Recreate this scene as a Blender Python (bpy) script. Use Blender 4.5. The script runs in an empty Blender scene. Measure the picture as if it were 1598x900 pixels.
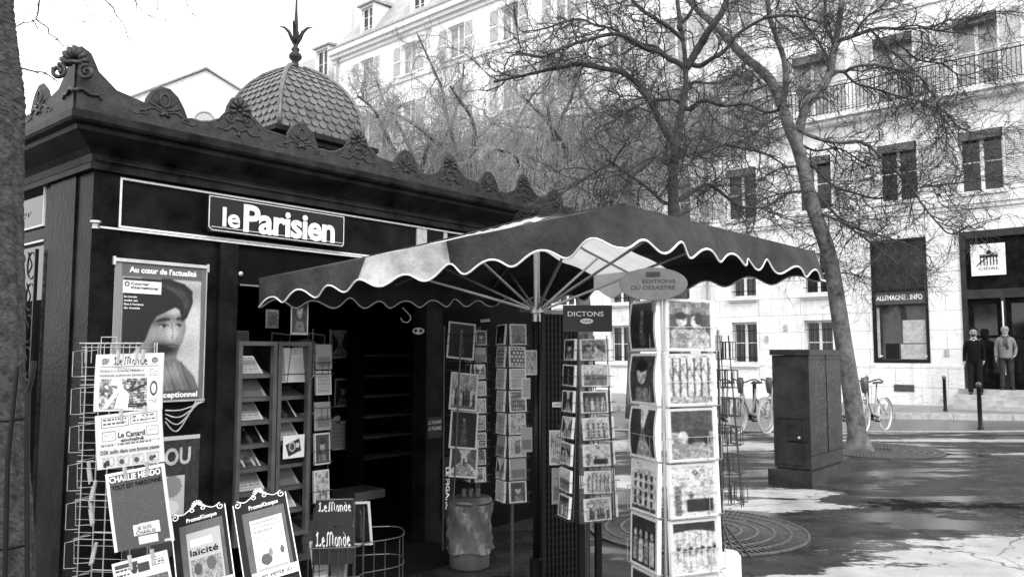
import bpy, bmesh, math, random
import numpy as np
from mathutils import Vector, Matrix, Euler
random.seed(7); np.random.seed(7)
S = bpy.context.scene
COL = S.collection
R = math.radians

# ------------------------------------------------------------------ camera
F, PITCH, CAMH = 1245.0, math.atan(100/1245.0), 1.55
cd = bpy.data.cameras.new('camera'); cam = bpy.data.objects.new('camera', cd); COL.objects.link(cam)
cd.sensor_width = 36.0; cd.lens = 36.0*F/1598.0; cd.clip_start = .05; cd.clip_end = 2000
cam.location = (0, 0, CAMH); cam.rotation_euler = (R(90)+PITCH, 0, 0)
S.camera = cam
# ------------------------------------------------------------------ sky and sun (bright overcast winter day)
W = bpy.data.worlds.new('World'); S.world = W; W.use_nodes = True
nt = W.node_tree; nt.nodes.clear()
sky = nt.nodes.new('ShaderNodeTexSky'); sky.sky_type = 'NISHITA'; sky.sun_disc = False
SUN_EL, SUN_AZ = R(38), R(160)
sky.sun_elevation = SUN_EL; sky.sun_rotation = SUN_AZ; sky.air_density = 2.0; sky.dust_density = 6.0; sky.ozone_density = 1.0
bw = nt.nodes.new('ShaderNodeRGBToBW'); bg = nt.nodes.new('ShaderNodeBackground'); bg.inputs[1].default_value = .15
wo = nt.nodes.new('ShaderNodeOutputWorld')
cl = nt.nodes.new('ShaderNodeMath'); cl.operation = 'MULTIPLY_ADD'; cl.inputs[1].default_value = .12; cl.inputs[2].default_value = 6.5   # even cloud cover over the clear-sky glow
nt.links.new(sky.outputs[0], bw.inputs[0]); nt.links.new(bw.outputs[0], cl.inputs[0]); nt.links.new(cl.outputs[0], bg.inputs[0]); nt.links.new(bg.outputs[0], wo.inputs[0])
sl = bpy.data.lights.new('sun', 'SUN'); sl.energy = .9; sl.angle = R(16); sl.color = (1, 1, 1)
so = bpy.data.objects.new('sun', sl); COL.objects.link(so)
_d = Vector((math.sin(SUN_AZ)*math.cos(SUN_EL), math.cos(SUN_AZ)*math.cos(SUN_EL), math.sin(SUN_EL)))
so.rotation_euler = _d.to_track_quat('Z', 'Y').to_euler(); so.location = (0, 0, 30)
S.view_settings.view_transform = 'Standard'; S.view_settings.look = 'None'
S.view_settings.exposure = 1.15; S.view_settings.gamma = 1; S.view_settings.use_curve_mapping = False
S.render.engine = 'CYCLES'
S.cycles.max_bounces = 5; S.cycles.diffuse_bounces = 3; S.cycles.glossy_bounces = 3
S.cycles.transparent_max_bounces = 8

# ------------------------------------------------------------------ geometry helpers
def ray(px, py):
    u = (px-799)/F; v = (450-py)/F
    return Vector((u, math.cos(PITCH)-v*math.sin(PITCH), math.sin(PITCH)+v*math.cos(PITCH)))
def at(px, py, d):                    # point at depth d in front of the camera
    r = ray(px, py); k = d/r.y
    return Vector((r.x*k, d, CAMH+r.z*k))
KA = R(49.92); KX = Vector((math.cos(KA), math.sin(KA), 0)); KY = Vector((-KX.y, KX.x, 0)); KO = Vector((-2.417, 4.545, 0))
KM = Matrix.Translation(KO) @ Matrix.Rotation(KA, 4, 'Z')      # kiosk frame: +x along the front, +y into the kiosk
def onk(px, py, off=0.0):             # point of the plane y=off of the kiosk frame, in that frame
    r = ray(px, py); k = (KO.dot(KY)+off)/(r.x*KY.x+r.y*KY.y)
    P = Vector((r.x*k, r.y*k, CAMH+r.z*k))
    return KM.inverted() @ P
FX = Vector((-.7495, .6620, 0)); FN = Vector((-.6620, -.7495, 0)); FO = Vector((11.3447, 23.6916, 0))
FM = Matrix(((-FX.x, -FN.x, 0, FO.x), (-FX.y, -FN.y, 0, FO.y), (0, 0, 1, 0), (0, 0, 0, 1)))  # facade frame: +x to the right, +y into the building

class MB:
    def __init__(s): s.v = []; s.f = []; s.m = []; s.mi = 0
    def add(s, vs, fs):
        b = len(s.v); s.v += [tuple(p) for p in vs]
        for q in fs: s.f.append(tuple(b+i for i in q)); s.m.append(s.mi)
    def box(s, a, b, M=None):
        x0, y0, z0 = a; x1, y1, z1 = b
        vs = [Vector(p) for p in ((x0,y0,z0),(x1,y0,z0),(x1,y1,z0),(x0,y1,z0),(x0,y0,z1),(x1,y0,z1),(x1,y1,z1),(x0,y1,z1))]
        if M is not None: vs = [M@p for p in vs]
        s.add(vs, [(3,2,1,0),(4,5,6,7),(0,1,5,4),(1,2,6,5),(2,3,7,6),(3,0,4,7)]); return s
    def tube(s, pts, rad, n=6, cap=True, closed=False):
        pts = [Vector(p) for p in pts]; m = len(pts)
        if m < 2: return s
        rr = rad if isinstance(rad, (list, tuple)) else [rad]*m
        up = None; vs = []
        for i, p in enumerate(pts):
            if closed: t = pts[(i+1) % m]-pts[i-1]
            else: t = pts[min(i+1, m-1)]-pts[max(i-1, 0)]
            if t.length < 1e-9: t = Vector((0,0,1))
            t.normalize()
            if up is None: up = t.orthogonal().normalized()
            else:
                up = up-t*up.dot(t)
                up = up.normalized() if up.length > 1e-6 else t.orthogonal().normalized()
            w = t.cross(up)
            for j in range(n):
                a = 2*math.pi*j/n; vs.append(p+(up*math.cos(a)+w*math.sin(a))*rr[i])
        fs = []
        for i in range(m if closed else m-1):
            i2 = (i+1) % m
            for j in range(n):
                fs.append((i*n+j, i*n+(j+1) % n, i2*n+(j+1) % n, i2*n+j))
        if cap and not closed:
            fs.append(tuple(range(n-1, -1, -1))); fs.append(tuple((m-1)*n+j for j in range(n)))
        s.add(vs, fs); return s
    def prism(s, poly, y0, y1, M=None):     # polygon in xz, thickness along y
        n = len(poly); vs = [Vector((x, y0, z)) for x, z in poly]+[Vector((x, y1, z)) for x, z in poly]
        if M is not None: vs = [M@p for p in vs]
        s.add(vs, [tuple(range(n)), tuple(range(2*n-1, n-1, -1))]+[((i+1) % n, i, n+i, n+(i+1) % n) for i in range(n)]); return s
    def lathe(s, prof, c=(0,0,0), n=20, M=None):
        vs = []
        for r, z in prof:
            for j in range(n):
                a = 2*math.pi*j/n; vs.append(Vector((c[0]+r*math.cos(a), c[1]+r*math.sin(a), c[2]+z)))
        if M is not None: vs = [M@p for p in vs]
        fs = []
        for i in range(len(prof)-1):
            for j in range(n): fs.append((i*n+j, i*n+(j+1) % n, (i+1)*n+(j+1) % n, (i+1)*n+j))
        fs.append(tuple(range(n-1, -1, -1))); fs.append(tuple((len(prof)-1)*n+j for j in range(n)))
        s.add(vs, fs); return s
    def mesh(s, name, mats, smooth=False):
        me = bpy.data.meshes.new(name); me.from_pydata(s.v, [], s.f)
        for m in (mats if isinstance(mats, (list, tuple)) else [mats]): me.materials.append(m)
        me.polygons.foreach_set('material_index', s.m)
        if smooth: me.polygons.foreach_set('use_smooth', [True]*len(me.polygons))
        me.update(); return me
    def build(s, name, mats, parent=None, smooth=False, M=None):
        o = bpy.data.objects.new(name, s.mesh(name, mats, smooth)); COL.objects.link(o)
        if parent is not None: o.parent = parent
        if M is not None: o.matrix_local = M
        return o
def tag(o, label=None, cat=None, group=None, kind=None):
    if label: o['label'] = label
    if cat: o['category'] = cat
    if group: o['group'] = group
    if kind: o['kind'] = kind
    return o
def empty(name, label, cat, M=None, group=None):
    o = bpy.data.objects.new(name, None); COL.objects.link(o); o.empty_display_size = .1
    if M is not None: o.matrix_world = M
    return tag(o, label, cat, group)
def dup(o, M=None, label=None, parent=None):
    c = o.copy(); COL.objects.link(c); c.parent = parent
    if parent is not None: c.matrix_parent_inverse = o.matrix_parent_inverse.copy()
    for ch in list(o.children): dup(ch, None, None, c)
    if M is not None: c.matrix_world = M
    if label: c['label'] = label
    return c
def T(x, y=0, z=0): return Matrix.Translation((x, y, z))
def RZ(a): return Matrix.Rotation(a, 4, 'Z')
def RX(a): return Matrix.Rotation(a, 4, 'X')
def RY(a): return Matrix.Rotation(a, 4, 'Y')
def frame3(tl, tr, bl):               # flat thing seen with these three corners: local x right, z up, -y towards us, origin bottom centre
    x = (tr-tl); w = x.length; x.normalize(); z = tl-bl; z = z-x*z.dot(x); h = z.length; z.normalize(); y = z.cross(x)
    o = bl+x*(w/2)-x*((bl-tl).dot(x))
    M = Matrix((x, y, z)).transposed().to_4x4(); M.translation = o
    return M, w, h
def smoothpath(pts, k=4):             # Catmull-Rom
    pts = [Vector(p) for p in pts]
    if len(pts) < 3: return pts
    out = []
    for i in range(len(pts)-1):
        p0 = pts[max(i-1, 0)]; p1 = pts[i]; p2 = pts[i+1]; p3 = pts[min(i+2, len(pts)-1)]
        for j in range(k):
            t = j/k
            out.append(.5*((2*p1)+(p2-p0)*t+(2*p0-5*p1+4*p2-p3)*t*t+(3*p1-p0-3*p2+p3)*t**3))
    out.append(pts[-1]); return out

# ------------------------------------------------------------------ materials
def mat(name, v, rough=.6, var=.15, scale=6, bump=0, bscale=40, metal=0, spec=.5, det=4, coat=0):
    m = bpy.data.materials.new(name); m.use_nodes = True; n = m.node_tree; L = n.links
    b = n.nodes['Principled BSDF']; b.inputs['Roughness'].default_value = rough; b.inputs['Metallic'].default_value = metal
    b.inputs['Specular IOR Level'].default_value = spec; b.inputs['Coat Weight'].default_value = coat; b.inputs['Coat Roughness'].default_value = .08
    tc = n.nodes.new('ShaderNodeTexCoord'); no = n.nodes.new('ShaderNodeTexNoise'); no.inputs['Scale'].default_value = scale
    no.inputs['Detail'].default_value = det; no.inputs['Roughness'].default_value = .65
    L.new(tc.outputs['Object'], no.inputs['Vector'])
    cr = n.nodes.new('ShaderNodeMapRange'); cr.inputs[1].default_value = .3; cr.inputs[2].default_value = .7
    cr.inputs[3].default_value = v*(1-var); cr.inputs[4].default_value = min(v*(1+var), .92)
    L.new(no.outputs[0], cr.inputs[0]); L.new(cr.outputs[0], b.inputs['Base Color'])
    if bump:
        n2 = n.nodes.new('ShaderNodeTexNoise'); n2.inputs['Scale'].default_value = bscale; n2.inputs['Detail'].default_value = 5
        bp = n.nodes.new('ShaderNodeBump'); bp.inputs['Strength'].default_value = bump; bp.inputs['Distance'].default_value = .01
        L.new(tc.outputs['Object'], n2.inputs['Vector']); L.new(n2.outputs[0], bp.inputs['Height']); L.new(bp.outputs[0], b.inputs['Normal'])
    return m
M_kiosk = mat('dark enamel', .009, .2, .95, 3, .25, 40, spec=.09, det=10)
M_cornice = mat('weathered dark enamel', .014, .4, .9, 5, .3, 70, spec=.13)
M_crest = mat('cast iron paint', .03, .5, .5, 16, .6, 90, spec=.2)
M_crest2 = mat('cast relief', .028, .4, .4, 16, .3, 90, spec=.3)
for _m in (M_kiosk, M_cornice): _m.node_tree.nodes['Principled BSDF'].inputs['IOR'].default_value = 1.1 if _m is M_kiosk else 1.15; _m.node_tree.nodes['Principled BSDF'].inputs['Specular IOR Level'].default_value = .5
M_black = mat('black paint', .008, .35, .3, spec=.2)
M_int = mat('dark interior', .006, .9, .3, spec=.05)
M_dome = mat('zinc scales', .11, .42, .45, 12, .3, 60, metal=.3)
M_zinc = mat('zinc roof', .3, .5, .3, 2, .1)
M_white = mat('white paint', .8, .5, .05)
M_line = mat('white trim', .62, .5, .2, 30)
M_metal = mat('bare aluminium', .5, .35, .2, 10, metal=.7)
M_wire = mat('chromed wire', .45, .35, .3, 20, metal=.6)
M_wire_dark = mat('dark wire', .04, .4, .3, 20)
M_frame = mat('grey cabinet frame', .085, .35, .3, 8, metal=.3)
M_paper = mat('paper', .72, .8, .1, 12)
M_papergrey = mat('grey paper', .38, .8, .3, 12)
M_stand = mat('stand card', .015, .5, .3)
M_oval = mat('grey sign board', .1, .5, .25, 12)
M_bark = mat('bark', .09, .9, .85, 7, 1.0, 35, det=9)
M_bark_dark = mat('dark bark', .04, .9, .6, 30, .8, 60)
M_bark_near = mat('rough near bark', .03, .9, .97, 30, 1.0, 60, det=9)
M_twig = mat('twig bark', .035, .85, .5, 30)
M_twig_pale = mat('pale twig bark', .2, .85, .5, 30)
M_cab = mat('cabinet paint', .024, .45, .6, 4, .3, 50, spec=.3)
M_iron = mat('iron grate', .08, .45, .5, 30, .3)
M_soil = mat('soil', .03, .9, .5, 20, 1, 60)
M_tyre = mat('tyre', .05, .7); M_bike = mat('bike paint', .33, .4, .2, 10); M_saddle = mat('saddle', .02, .5)
M_rim = mat('bright rim', .6, .35, .1, metal=.3)
M_skin = mat('skin', .24, .6, .08); M_hair = mat('hair', .008, .9, spec=.1); M_grey_hair = mat('grey hair', .3, .7)
M_sweater = mat('dark sweater', .006, .9, .5, 30, .5, 25, spec=.1); M_trouser = mat('dark trousers', .009, .9, .5, 12, .6, 9, spec=.15); M_jacket = mat('grey jacket', .16, .8, .3, 25, .4, 60)
M_jeans = mat('jeans', .028, .9, .6, 9, .6, 9, spec=.2); M_shoe = mat('shoe leather', .012, .4); M_scarf = mat('scarf', .06, .9, .6, 50)
M_leaf = mat('leaves', .06, .7, .5)
M_plastic = mat('clear wrap', .1, .12, .3, 9, .6, 20)
M_cardb = mat('cardboard', .09, .8, .3, 20)
M_base = mat('concrete base', .7, .7, .1, 10)
M_glow = M_paper

def glass(name, v=.012, rough=.05):
    m = mat(name, v, rough, .4, 3); return m
M_glass = glass('dark window glass'); M_glass_skytint = mat('window glass with painted sky reflection', .3, .08, .6, 1.2, spec=.8); M_shopglass = glass('shop glass', .03, .03)  # pale base colour stands in for sky reflected in upper-floor panes

def stone(name, v, bw_, bh, mortar=.5, bump=.4, stain=.25, noise=9):
    m = bpy.data.materials.new(name); m.use_nodes = True; n = m.node_tree; L = n.links; b = n.nodes['Principled BSDF']
    b.inputs['Roughness'].default_value = .85
    tc = n.nodes.new('ShaderNodeTexCoord'); sp = n.nodes.new('ShaderNodeSeparateXYZ'); cb = n.nodes.new('ShaderNodeCombineXYZ')
    L.new(tc.outputs['Object'], sp.inputs[0]); L.new(sp.outputs[0], cb.inputs[0]); L.new(sp.outputs[2], cb.inputs[1])
    br = n.nodes.new('ShaderNodeTexBrick'); L.new(cb.outputs[0], br.inputs['Vector']); br.inputs['Scale'].default_value = 1
    br.inputs['Brick Width'].default_value = bw_; br.inputs['Row Height'].default_value = bh; br.inputs['Mortar Size'].default_value = .008
    br.inputs['Color1'].default_value = (v, v, v, 1); br.inputs['Color2'].default_value = (v*.93, v*.93, v*.93, 1); br.inputs['Mortar'].default_value = (v*mortar,)*3+(1,)
    no = n.nodes.new('ShaderNodeTexNoise'); no.inputs['Scale'].default_value = 1.3; no.inputs['Detail'].default_value = 8; no.inputs['Roughness'].default_value = .75
    L.new(tc.outputs['Object'], no.inputs['Vector'])
    mp = n.nodes.new('ShaderNodeMapping'); mp.inputs['Scale'].default_value = (1, 1, 7); L.new(tc.outputs['Object'], mp.inputs[0])
    n2 = n.nodes.new('ShaderNodeTexNoise'); n2.inputs['Scale'].default_value = noise; n2.inputs['Detail'].default_value = 6; L.new(mp.outputs[0], n2.inputs['Vector'])
    mr = n.nodes.new('ShaderNodeMapRange'); mr.inputs[1].default_value = .56; mr.inputs[2].default_value = .72; mr.inputs[3].default_value = 1; mr.inputs[4].default_value = 1-stain
    L.new(no.outputs[0], mr.inputs[0])
    m3 = n.nodes.new('ShaderNodeMapRange'); m3.inputs[1].default_value = .58; m3.inputs[2].default_value = .68; m3.inputs[3].default_value = 1; m3.inputs[4].default_value = 1-stain*1.3
    L.new(n2.outputs[0], m3.inputs[0])
    mu = n.nodes.new('ShaderNodeMath'); mu.operation = 'MULTIPLY'; L.new(mr.outputs[0], mu.inputs[0]); L.new(m3.outputs[0], mu.inputs[1])
    mp4 = n.nodes.new('ShaderNodeMapping'); mp4.inputs['Scale'].default_value = (3.5, 3.5, .22); L.new(tc.outputs['Object'], mp4.inputs[0]); n4 = n.nodes.new('ShaderNodeTexNoise'); n4.inputs['Scale'].default_value = 1; n4.inputs['Detail'].default_value = 7; n4.inputs['Roughness'].default_value = .7; L.new(mp4.outputs[0], n4.inputs['Vector'])
    m4 = n.nodes.new('ShaderNodeMapRange'); m4.inputs[1].default_value = .5; m4.inputs[2].default_value = .75; m4.inputs[3].default_value = 1; m4.inputs[4].default_value = .72; L.new(n4.outputs[0], m4.inputs[0])
    mu4 = n.nodes.new('ShaderNodeMath'); mu4.operation = 'MULTIPLY'; L.new(mu.outputs[0], mu4.inputs[0]); L.new(m4.outputs[0], mu4.inputs[1]); mu = mu4
    mx = n.nodes.new('ShaderNodeMix'); mx.data_type = 'RGBA'; mx.blend_type = 'MULTIPLY'; mx.inputs[0].default_value = 1
    L.new(br.outputs[0], mx.inputs[6]); L.new(mu.outputs[0], mx.inputs[7]); L.new(mx.outputs[2], b.inputs['Base Color'])
    bp = n.nodes.new('ShaderNodeBump'); bp.inputs['Strength'].default_value = bump; bp.inputs['Distance'].default_value = .02
    L.new(n2.outputs[0], bp.inputs['Height']); L.new(bp.outputs[0], b.inputs['Normal'])
    return m
M_ashlar = stone('limestone blocks', .82, 1.4, .55, .45, .5, .4)
M_render = stone('pale render', .86, 50, 50, 1, .2, .14)
M_render2 = stone('pale render weathered', .8, 50, 50, 1, .1, .2)
M_trimst = mat('stone trim', .66, .8, .12, 5, .1)
M_stepst = mat('worn step stone', .36, .6, .3, 4, .3); M_shut = mat('white shutters', .7, .6, .08)
M_slate = mat('slate', .3, .5, .3, 5)

def canvas(name, v, transl):
    m = mat(name, v, .85, .6, 4, 1.0, 7, det=10); n = m.node_tree; n.nodes['Bump'].inputs['Distance'].default_value = .03; b = n.nodes['Principled BSDF']; out = n.nodes['Material Output']
    t = n.nodes.new('ShaderNodeBsdfTranslucent'); t.inputs[0].default_value = (v, v, v, 1)
    mx = n.nodes.new('ShaderNodeMixShader'); mx.inputs[0].default_value = transl
    n.links.new(b.outputs[0], mx.inputs[1]); n.links.new(t.outputs[0], mx.inputs[2]); n.links.new(mx.outputs[0], out.inputs[0]); return m
M_canvas = canvas('dark canvas', .028, .03); M_canvas_w = canvas('white canvas', .75, .45)

def print_mat(name='printed paper', rough=.55):
    m = bpy.data.materials.new(name); m.use_nodes = True; n = m.node_tree; b = n.nodes['Principled BSDF']; b.inputs['Roughness'].default_value = rough
    a = n.nodes.new('ShaderNodeVertexColor'); a.layer_name = 'Col'; n.links.new(a.outputs[0], b.inputs['Base Color']); return m
M_print = print_mat(); M_gloss = print_mat('glossy printed card', .3)

def wet_ground(name):
    m = bpy.data.materials.new(name); m.use_nodes = True; n = m.node_tree; L = n.links; b = n.nodes['Principled BSDF']
    def N(t, **k):
        q = n.nodes.new(t)
        for a, c in k.items(): setattr(q, a, c)
        return q
    tc = N('ShaderNodeTexCoord')
    def noise(sc, det=6, ro=.6, scl=(1,1,1), d=0):
        mp = N('ShaderNodeMapping'); mp.inputs['Scale'].default_value = scl; mp.inputs['Location'].default_value = (d, d*.7, 0); L.new(tc.outputs['Object'], mp.inputs[0])
        q = N('ShaderNodeTexNoise'); q.inputs['Scale'].default_value = sc; q.inputs['Detail'].default_value = det; q.inputs['Roughness'].default_value = ro; L.new(mp.outputs[0], q.inputs['Vector']); return q.outputs[0]
    def mr(x, a, b_, c, d_):
        q = N('ShaderNodeMapRange'); q.interpolation_type = 'SMOOTHSTEP'; L.new(x, q.inputs[0])
        for i, w in enumerate((a, b_, c, d_)): q.inputs[i+1].default_value = w
        return q.outputs[0]
    def math_(op, x, y):
        q = N('ShaderNodeMath', operation=op)
        for i, w in enumerate((x, y)):
            if isinstance(w, (int, float)): q.inputs[i].default_value = w
            else: L.new(w, q.inputs[i])
        return q.outputs[0]
    warp = noise(2.6, 12, .8, (.7, 1.8, 1))
    # bright wet-ground reflections painted into the colour as pale patches: ellipses (x, y, rx, ry) with ragged edges
    sep = N('ShaderNodeSeparateXYZ'); L.new(tc.outputs['Object'], sep.inputs[0])
    tot = None
    for cx, cy, rx, ry in PUDDLE_GLARE:
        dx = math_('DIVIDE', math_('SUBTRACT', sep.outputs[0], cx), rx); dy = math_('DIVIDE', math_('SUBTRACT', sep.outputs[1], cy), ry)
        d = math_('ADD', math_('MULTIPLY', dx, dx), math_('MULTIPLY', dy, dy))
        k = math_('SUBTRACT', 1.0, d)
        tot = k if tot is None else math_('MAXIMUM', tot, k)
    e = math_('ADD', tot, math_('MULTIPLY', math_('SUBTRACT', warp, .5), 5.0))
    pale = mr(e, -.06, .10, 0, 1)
    dk = None
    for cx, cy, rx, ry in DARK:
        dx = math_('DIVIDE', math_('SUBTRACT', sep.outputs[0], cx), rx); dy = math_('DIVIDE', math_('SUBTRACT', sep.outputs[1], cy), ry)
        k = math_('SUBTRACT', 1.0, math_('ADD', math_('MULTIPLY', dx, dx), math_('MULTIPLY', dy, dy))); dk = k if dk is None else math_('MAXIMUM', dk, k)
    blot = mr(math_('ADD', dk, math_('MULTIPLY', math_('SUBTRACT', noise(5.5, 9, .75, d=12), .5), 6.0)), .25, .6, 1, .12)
    fine = noise(55, 5, .8, d=3); mid = noise(3.5, 7, .7, d=9)
    spots = mr(noise(2.3, 9, .75, d=5), .60, .66, 0, 1)
    base = math_('MULTIPLY', mr(mid, .3, .7, .010, .042), mr(fine, .35, .7, .35, 2.0))
    base = math_('MULTIPLY', math_('MULTIPLY', base, mr(spots, 0, 1, 1, .35)), blot)
    palec = math_('MULTIPLY', mr(noise(1.7, 8, .7, d=2), .3, .7, .3, .5), mr(fine, .3, .7, .8, 1.1))
    vo = N('ShaderNodeTexVoronoi', feature='DISTANCE_TO_EDGE'); vo.inputs['Scale'].default_value = .55
    vm = N('ShaderNodeVectorMath', operation='ADD'); L.new(tc.outputs['Object'], vm.inputs[0]); nv = N('ShaderNodeTexNoise'); nv.inputs['Scale'].default_value = 2.5; nv.inputs['Detail'].default_value = 7; L.new(tc.outputs['Object'], nv.inputs['Vector'])
    vs_ = N('ShaderNodeVectorMath', operation='SCALE'); vs_.inputs['Scale'].default_value = .35; L.new(nv.outputs['Color'], vs_.inputs[0]); L.new(vs_.outputs[0], vm.inputs[1]); L.new(vm.outputs[0], vo.inputs['Vector'])
    crack = mr(vo.outputs['Distance'], .0, .006, .25, 1); base = math_('MULTIPLY', base, crack); palec = math_('MULTIPLY', palec, crack)
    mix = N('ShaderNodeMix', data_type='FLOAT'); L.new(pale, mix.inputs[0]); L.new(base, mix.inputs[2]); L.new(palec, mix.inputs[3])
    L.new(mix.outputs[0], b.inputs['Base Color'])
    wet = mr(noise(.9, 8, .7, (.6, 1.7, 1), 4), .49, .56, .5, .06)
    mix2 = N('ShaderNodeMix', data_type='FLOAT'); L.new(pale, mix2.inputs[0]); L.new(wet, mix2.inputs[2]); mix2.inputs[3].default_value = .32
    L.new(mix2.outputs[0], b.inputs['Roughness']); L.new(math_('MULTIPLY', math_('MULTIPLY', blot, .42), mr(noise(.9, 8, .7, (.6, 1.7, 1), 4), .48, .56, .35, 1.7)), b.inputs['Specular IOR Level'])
    bp = N('ShaderNodeBump'); bp.inputs['Strength'].default_value = .35; bp.inputs['Distance'].default_value = .004
    L.new(fine, bp.inputs['Height']); L.new(bp.outputs[0], b.inputs['Normal'])
    return m
PUDDLE_GLARE = [(5.0, 6.15, 2.2, .85), (2.75, 5.75, .55, .22), (2.0, 5.6, .4, .15), (3.3, 5.6, .8, .3), (2.6, 8.3, .8, .35), (3.0, 9.0, .6, .3), (10.0, 12.4, 2.6, .25), (2.9, 13.6, 1.7, .9), (8.6, 14.3, 3, .22), (1.0, 9.8, 1.3, .5)]
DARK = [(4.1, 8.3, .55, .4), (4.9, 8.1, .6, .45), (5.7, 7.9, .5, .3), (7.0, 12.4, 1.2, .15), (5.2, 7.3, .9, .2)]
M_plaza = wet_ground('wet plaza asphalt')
M_road = mat('road asphalt', .09, .3, .35, 2, .4, 60)
M_kerb = mat('granite kerb', .33, .5, .3, 8, .2)
M_side = mat('pavement asphalt', .16, .35, .3, 3, .3)

# ------------------------------------------------------------------ raster painter for printed things (grid mesh + colour attribute)
class Paint:
    def __init__(s, w, h, v=.75):
        s.w, s.h = w, h; s.a = np.full((h, w), v, float); s.Y, s.X = np.mgrid[0:h, 0:w]; s.X = (s.X+.5)/w; s.Y = (s.Y+.5)/h     # y runs downwards
    def rect(s, x0, y0, x1, y1, v): s.a[(s.X >= x0) & (s.X <= x1) & (s.Y >= y0) & (s.Y <= y1)] = v; return s
    def ell(s, cx, cy, rx, ry, v, a=0):
        c, q = math.cos(a), math.sin(a); dx = s.X-cx; dy = s.Y-cy; u = dx*c+dy*q; w = -dx*q+dy*c
        s.a[(u/rx)**2+(w/ry)**2 <= 1] = v; return s
    def poly(s, pts, v):
        inside = np.zeros_like(s.a, bool); n = len(pts)
        for i in range(n):
            x1, y1 = pts[i]; x2, y2 = pts[(i+1) % n]
            if y1 == y2: continue
            c = ((s.Y >= min(y1, y2)) & (s.Y < max(y1, y2))) & (s.X < (x2-x1)*(s.Y-y1)/(y2-y1)+x1)
            inside ^= c
        s.a[inside] = v; return s
    def line(s, pts, t, v, asp=1.0, nib=None):   # nib: (nx,ny) half vector of a broad pen
        for (x1, y1), (x2, y2) in zip(pts[:-1], pts[1:]):
            if nib:
                nx, ny = nib; s.poly([(x1-nx, y1-ny), (x1+nx, y1+ny), (x2+nx, y2+ny), (x2-nx, y2-ny)], v); continue
            dx, dy = (x2-x1), (y2-y1)*asp; L2 = dx*dx+dy*dy+1e-12
            u = np.clip(((s.X-x1)*dx+(s.Y-y1)*asp*dy)/L2, 0, 1)
            d = np.hypot(s.X-x1-u*dx, (s.Y-y1)*asp-u*dy); s.a[d < t] = v
        return s
    def noise(s, amt, k=1, x0=0, y0=0, x1=1, y1=1):
        hh, ww = s.h//k+2, s.w//k+2; n = np.random.rand(hh, ww); n = np.kron(n, np.ones((k, k)))[:s.h, :s.w]
        m = (s.X >= x0) & (s.X <= x1) & (s.Y >= y0) & (s.Y <= y1); s.a[m] *= (1-amt+2*amt*n[m]); return s
    def blur(s, k=1):
        for _ in range(k):
            p = np.pad(s.a, 1, mode='edge'); s.a = (p[1:-1, 1:-1]*2+p[:-2, 1:-1]+p[2:, 1:-1]+p[1:-1, :-2]+p[1:-1, 2:])/6
        return s
    def soft(s, cx, cy, rx, ry, dv, a=0):
        c, q = math.cos(a), math.sin(a); dx = s.X-cx; dy = s.Y-cy; u = (dx*c+dy*q)/rx; w = (-dx*q+dy*c)/ry; s.a = np.clip(s.a+dv*np.exp(-(u*u+w*w)), .008, .75); return s
    def greek(s, x0, y0, x1, y1, rows, v, dens=.8):   # unreadable small print as grey ticks
        dy = (y1-y0)/rows
        for r in range(rows):
            x = x0
            while x < x1-.01:
                w = random.uniform(.02, .07)
                if random.random() < dens: s.rect(x, y0+r*dy, min(x+w, x1), y0+r*dy+dy*.45, v)
                x += w+.015
        return s
def blackletter(P, text, x0, y0, x1, y1, v):
    G = {  # broad pen strokes, unit box, y up
     'L': (.85, [[(.25, .95), (.25, .12)], [(.02, .05), (.28, .16), (.6, .02), (.85, .2)], [(.05, .75), (.3, .98), (.5, .85)]]),
     'e': (.6, [[(.18, .5), (.18, .12), (.38, .0), (.58, .12)], [(.18, .5), (.4, .64), (.55, .46), (.2, .3)]]),
     'M': (1.35, [[(.2, .9), (.2, .1), (.04, .04)], [(.2, .85), (.42, .98), (.62, .85), (.62, .05)], [(.62, .85), (.88, .98), (1.08, .85), (1.08, .15), (1.3, .05)]]),
     'o': (.62, [[(.16, .52), (.16, .12), (.36, 0)], [(.16, .5), (.36, .64), (.54, .5), (.54, .12), (.36, 0)]]),
     'n': (.72, [[(.02, .52), (.16, .62), (.16, .0), (.26, .04)], [(.18, .5), (.4, .64), (.54, .5), (.54, .06), (.68, .02)]]),
     'd': (.66, [[(.16, .52), (.16, .12), (.36, 0)], [(.16, .5), (.34, .62), (.54, .5), (.54, .12), (.36, 0)], [(.54, .5), (.44, .78), (.1, .95)]]),
     ' ': (.22, []), '.': (.25, [[(.1, .02), (.14, .06)]])}
    tw = sum(G[c][0] for c in text); x = 0; W_ = x1-x0; H_ = y1-y0
    for c in text:
        adv, st = G[c]
        for q in st:
            P.line([(x0+(x+a)/tw*W_, y1-b*H_) for a, b in q], 0, v, nib=(.075/tw*W_, .06*H_))
        x += adv
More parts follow.
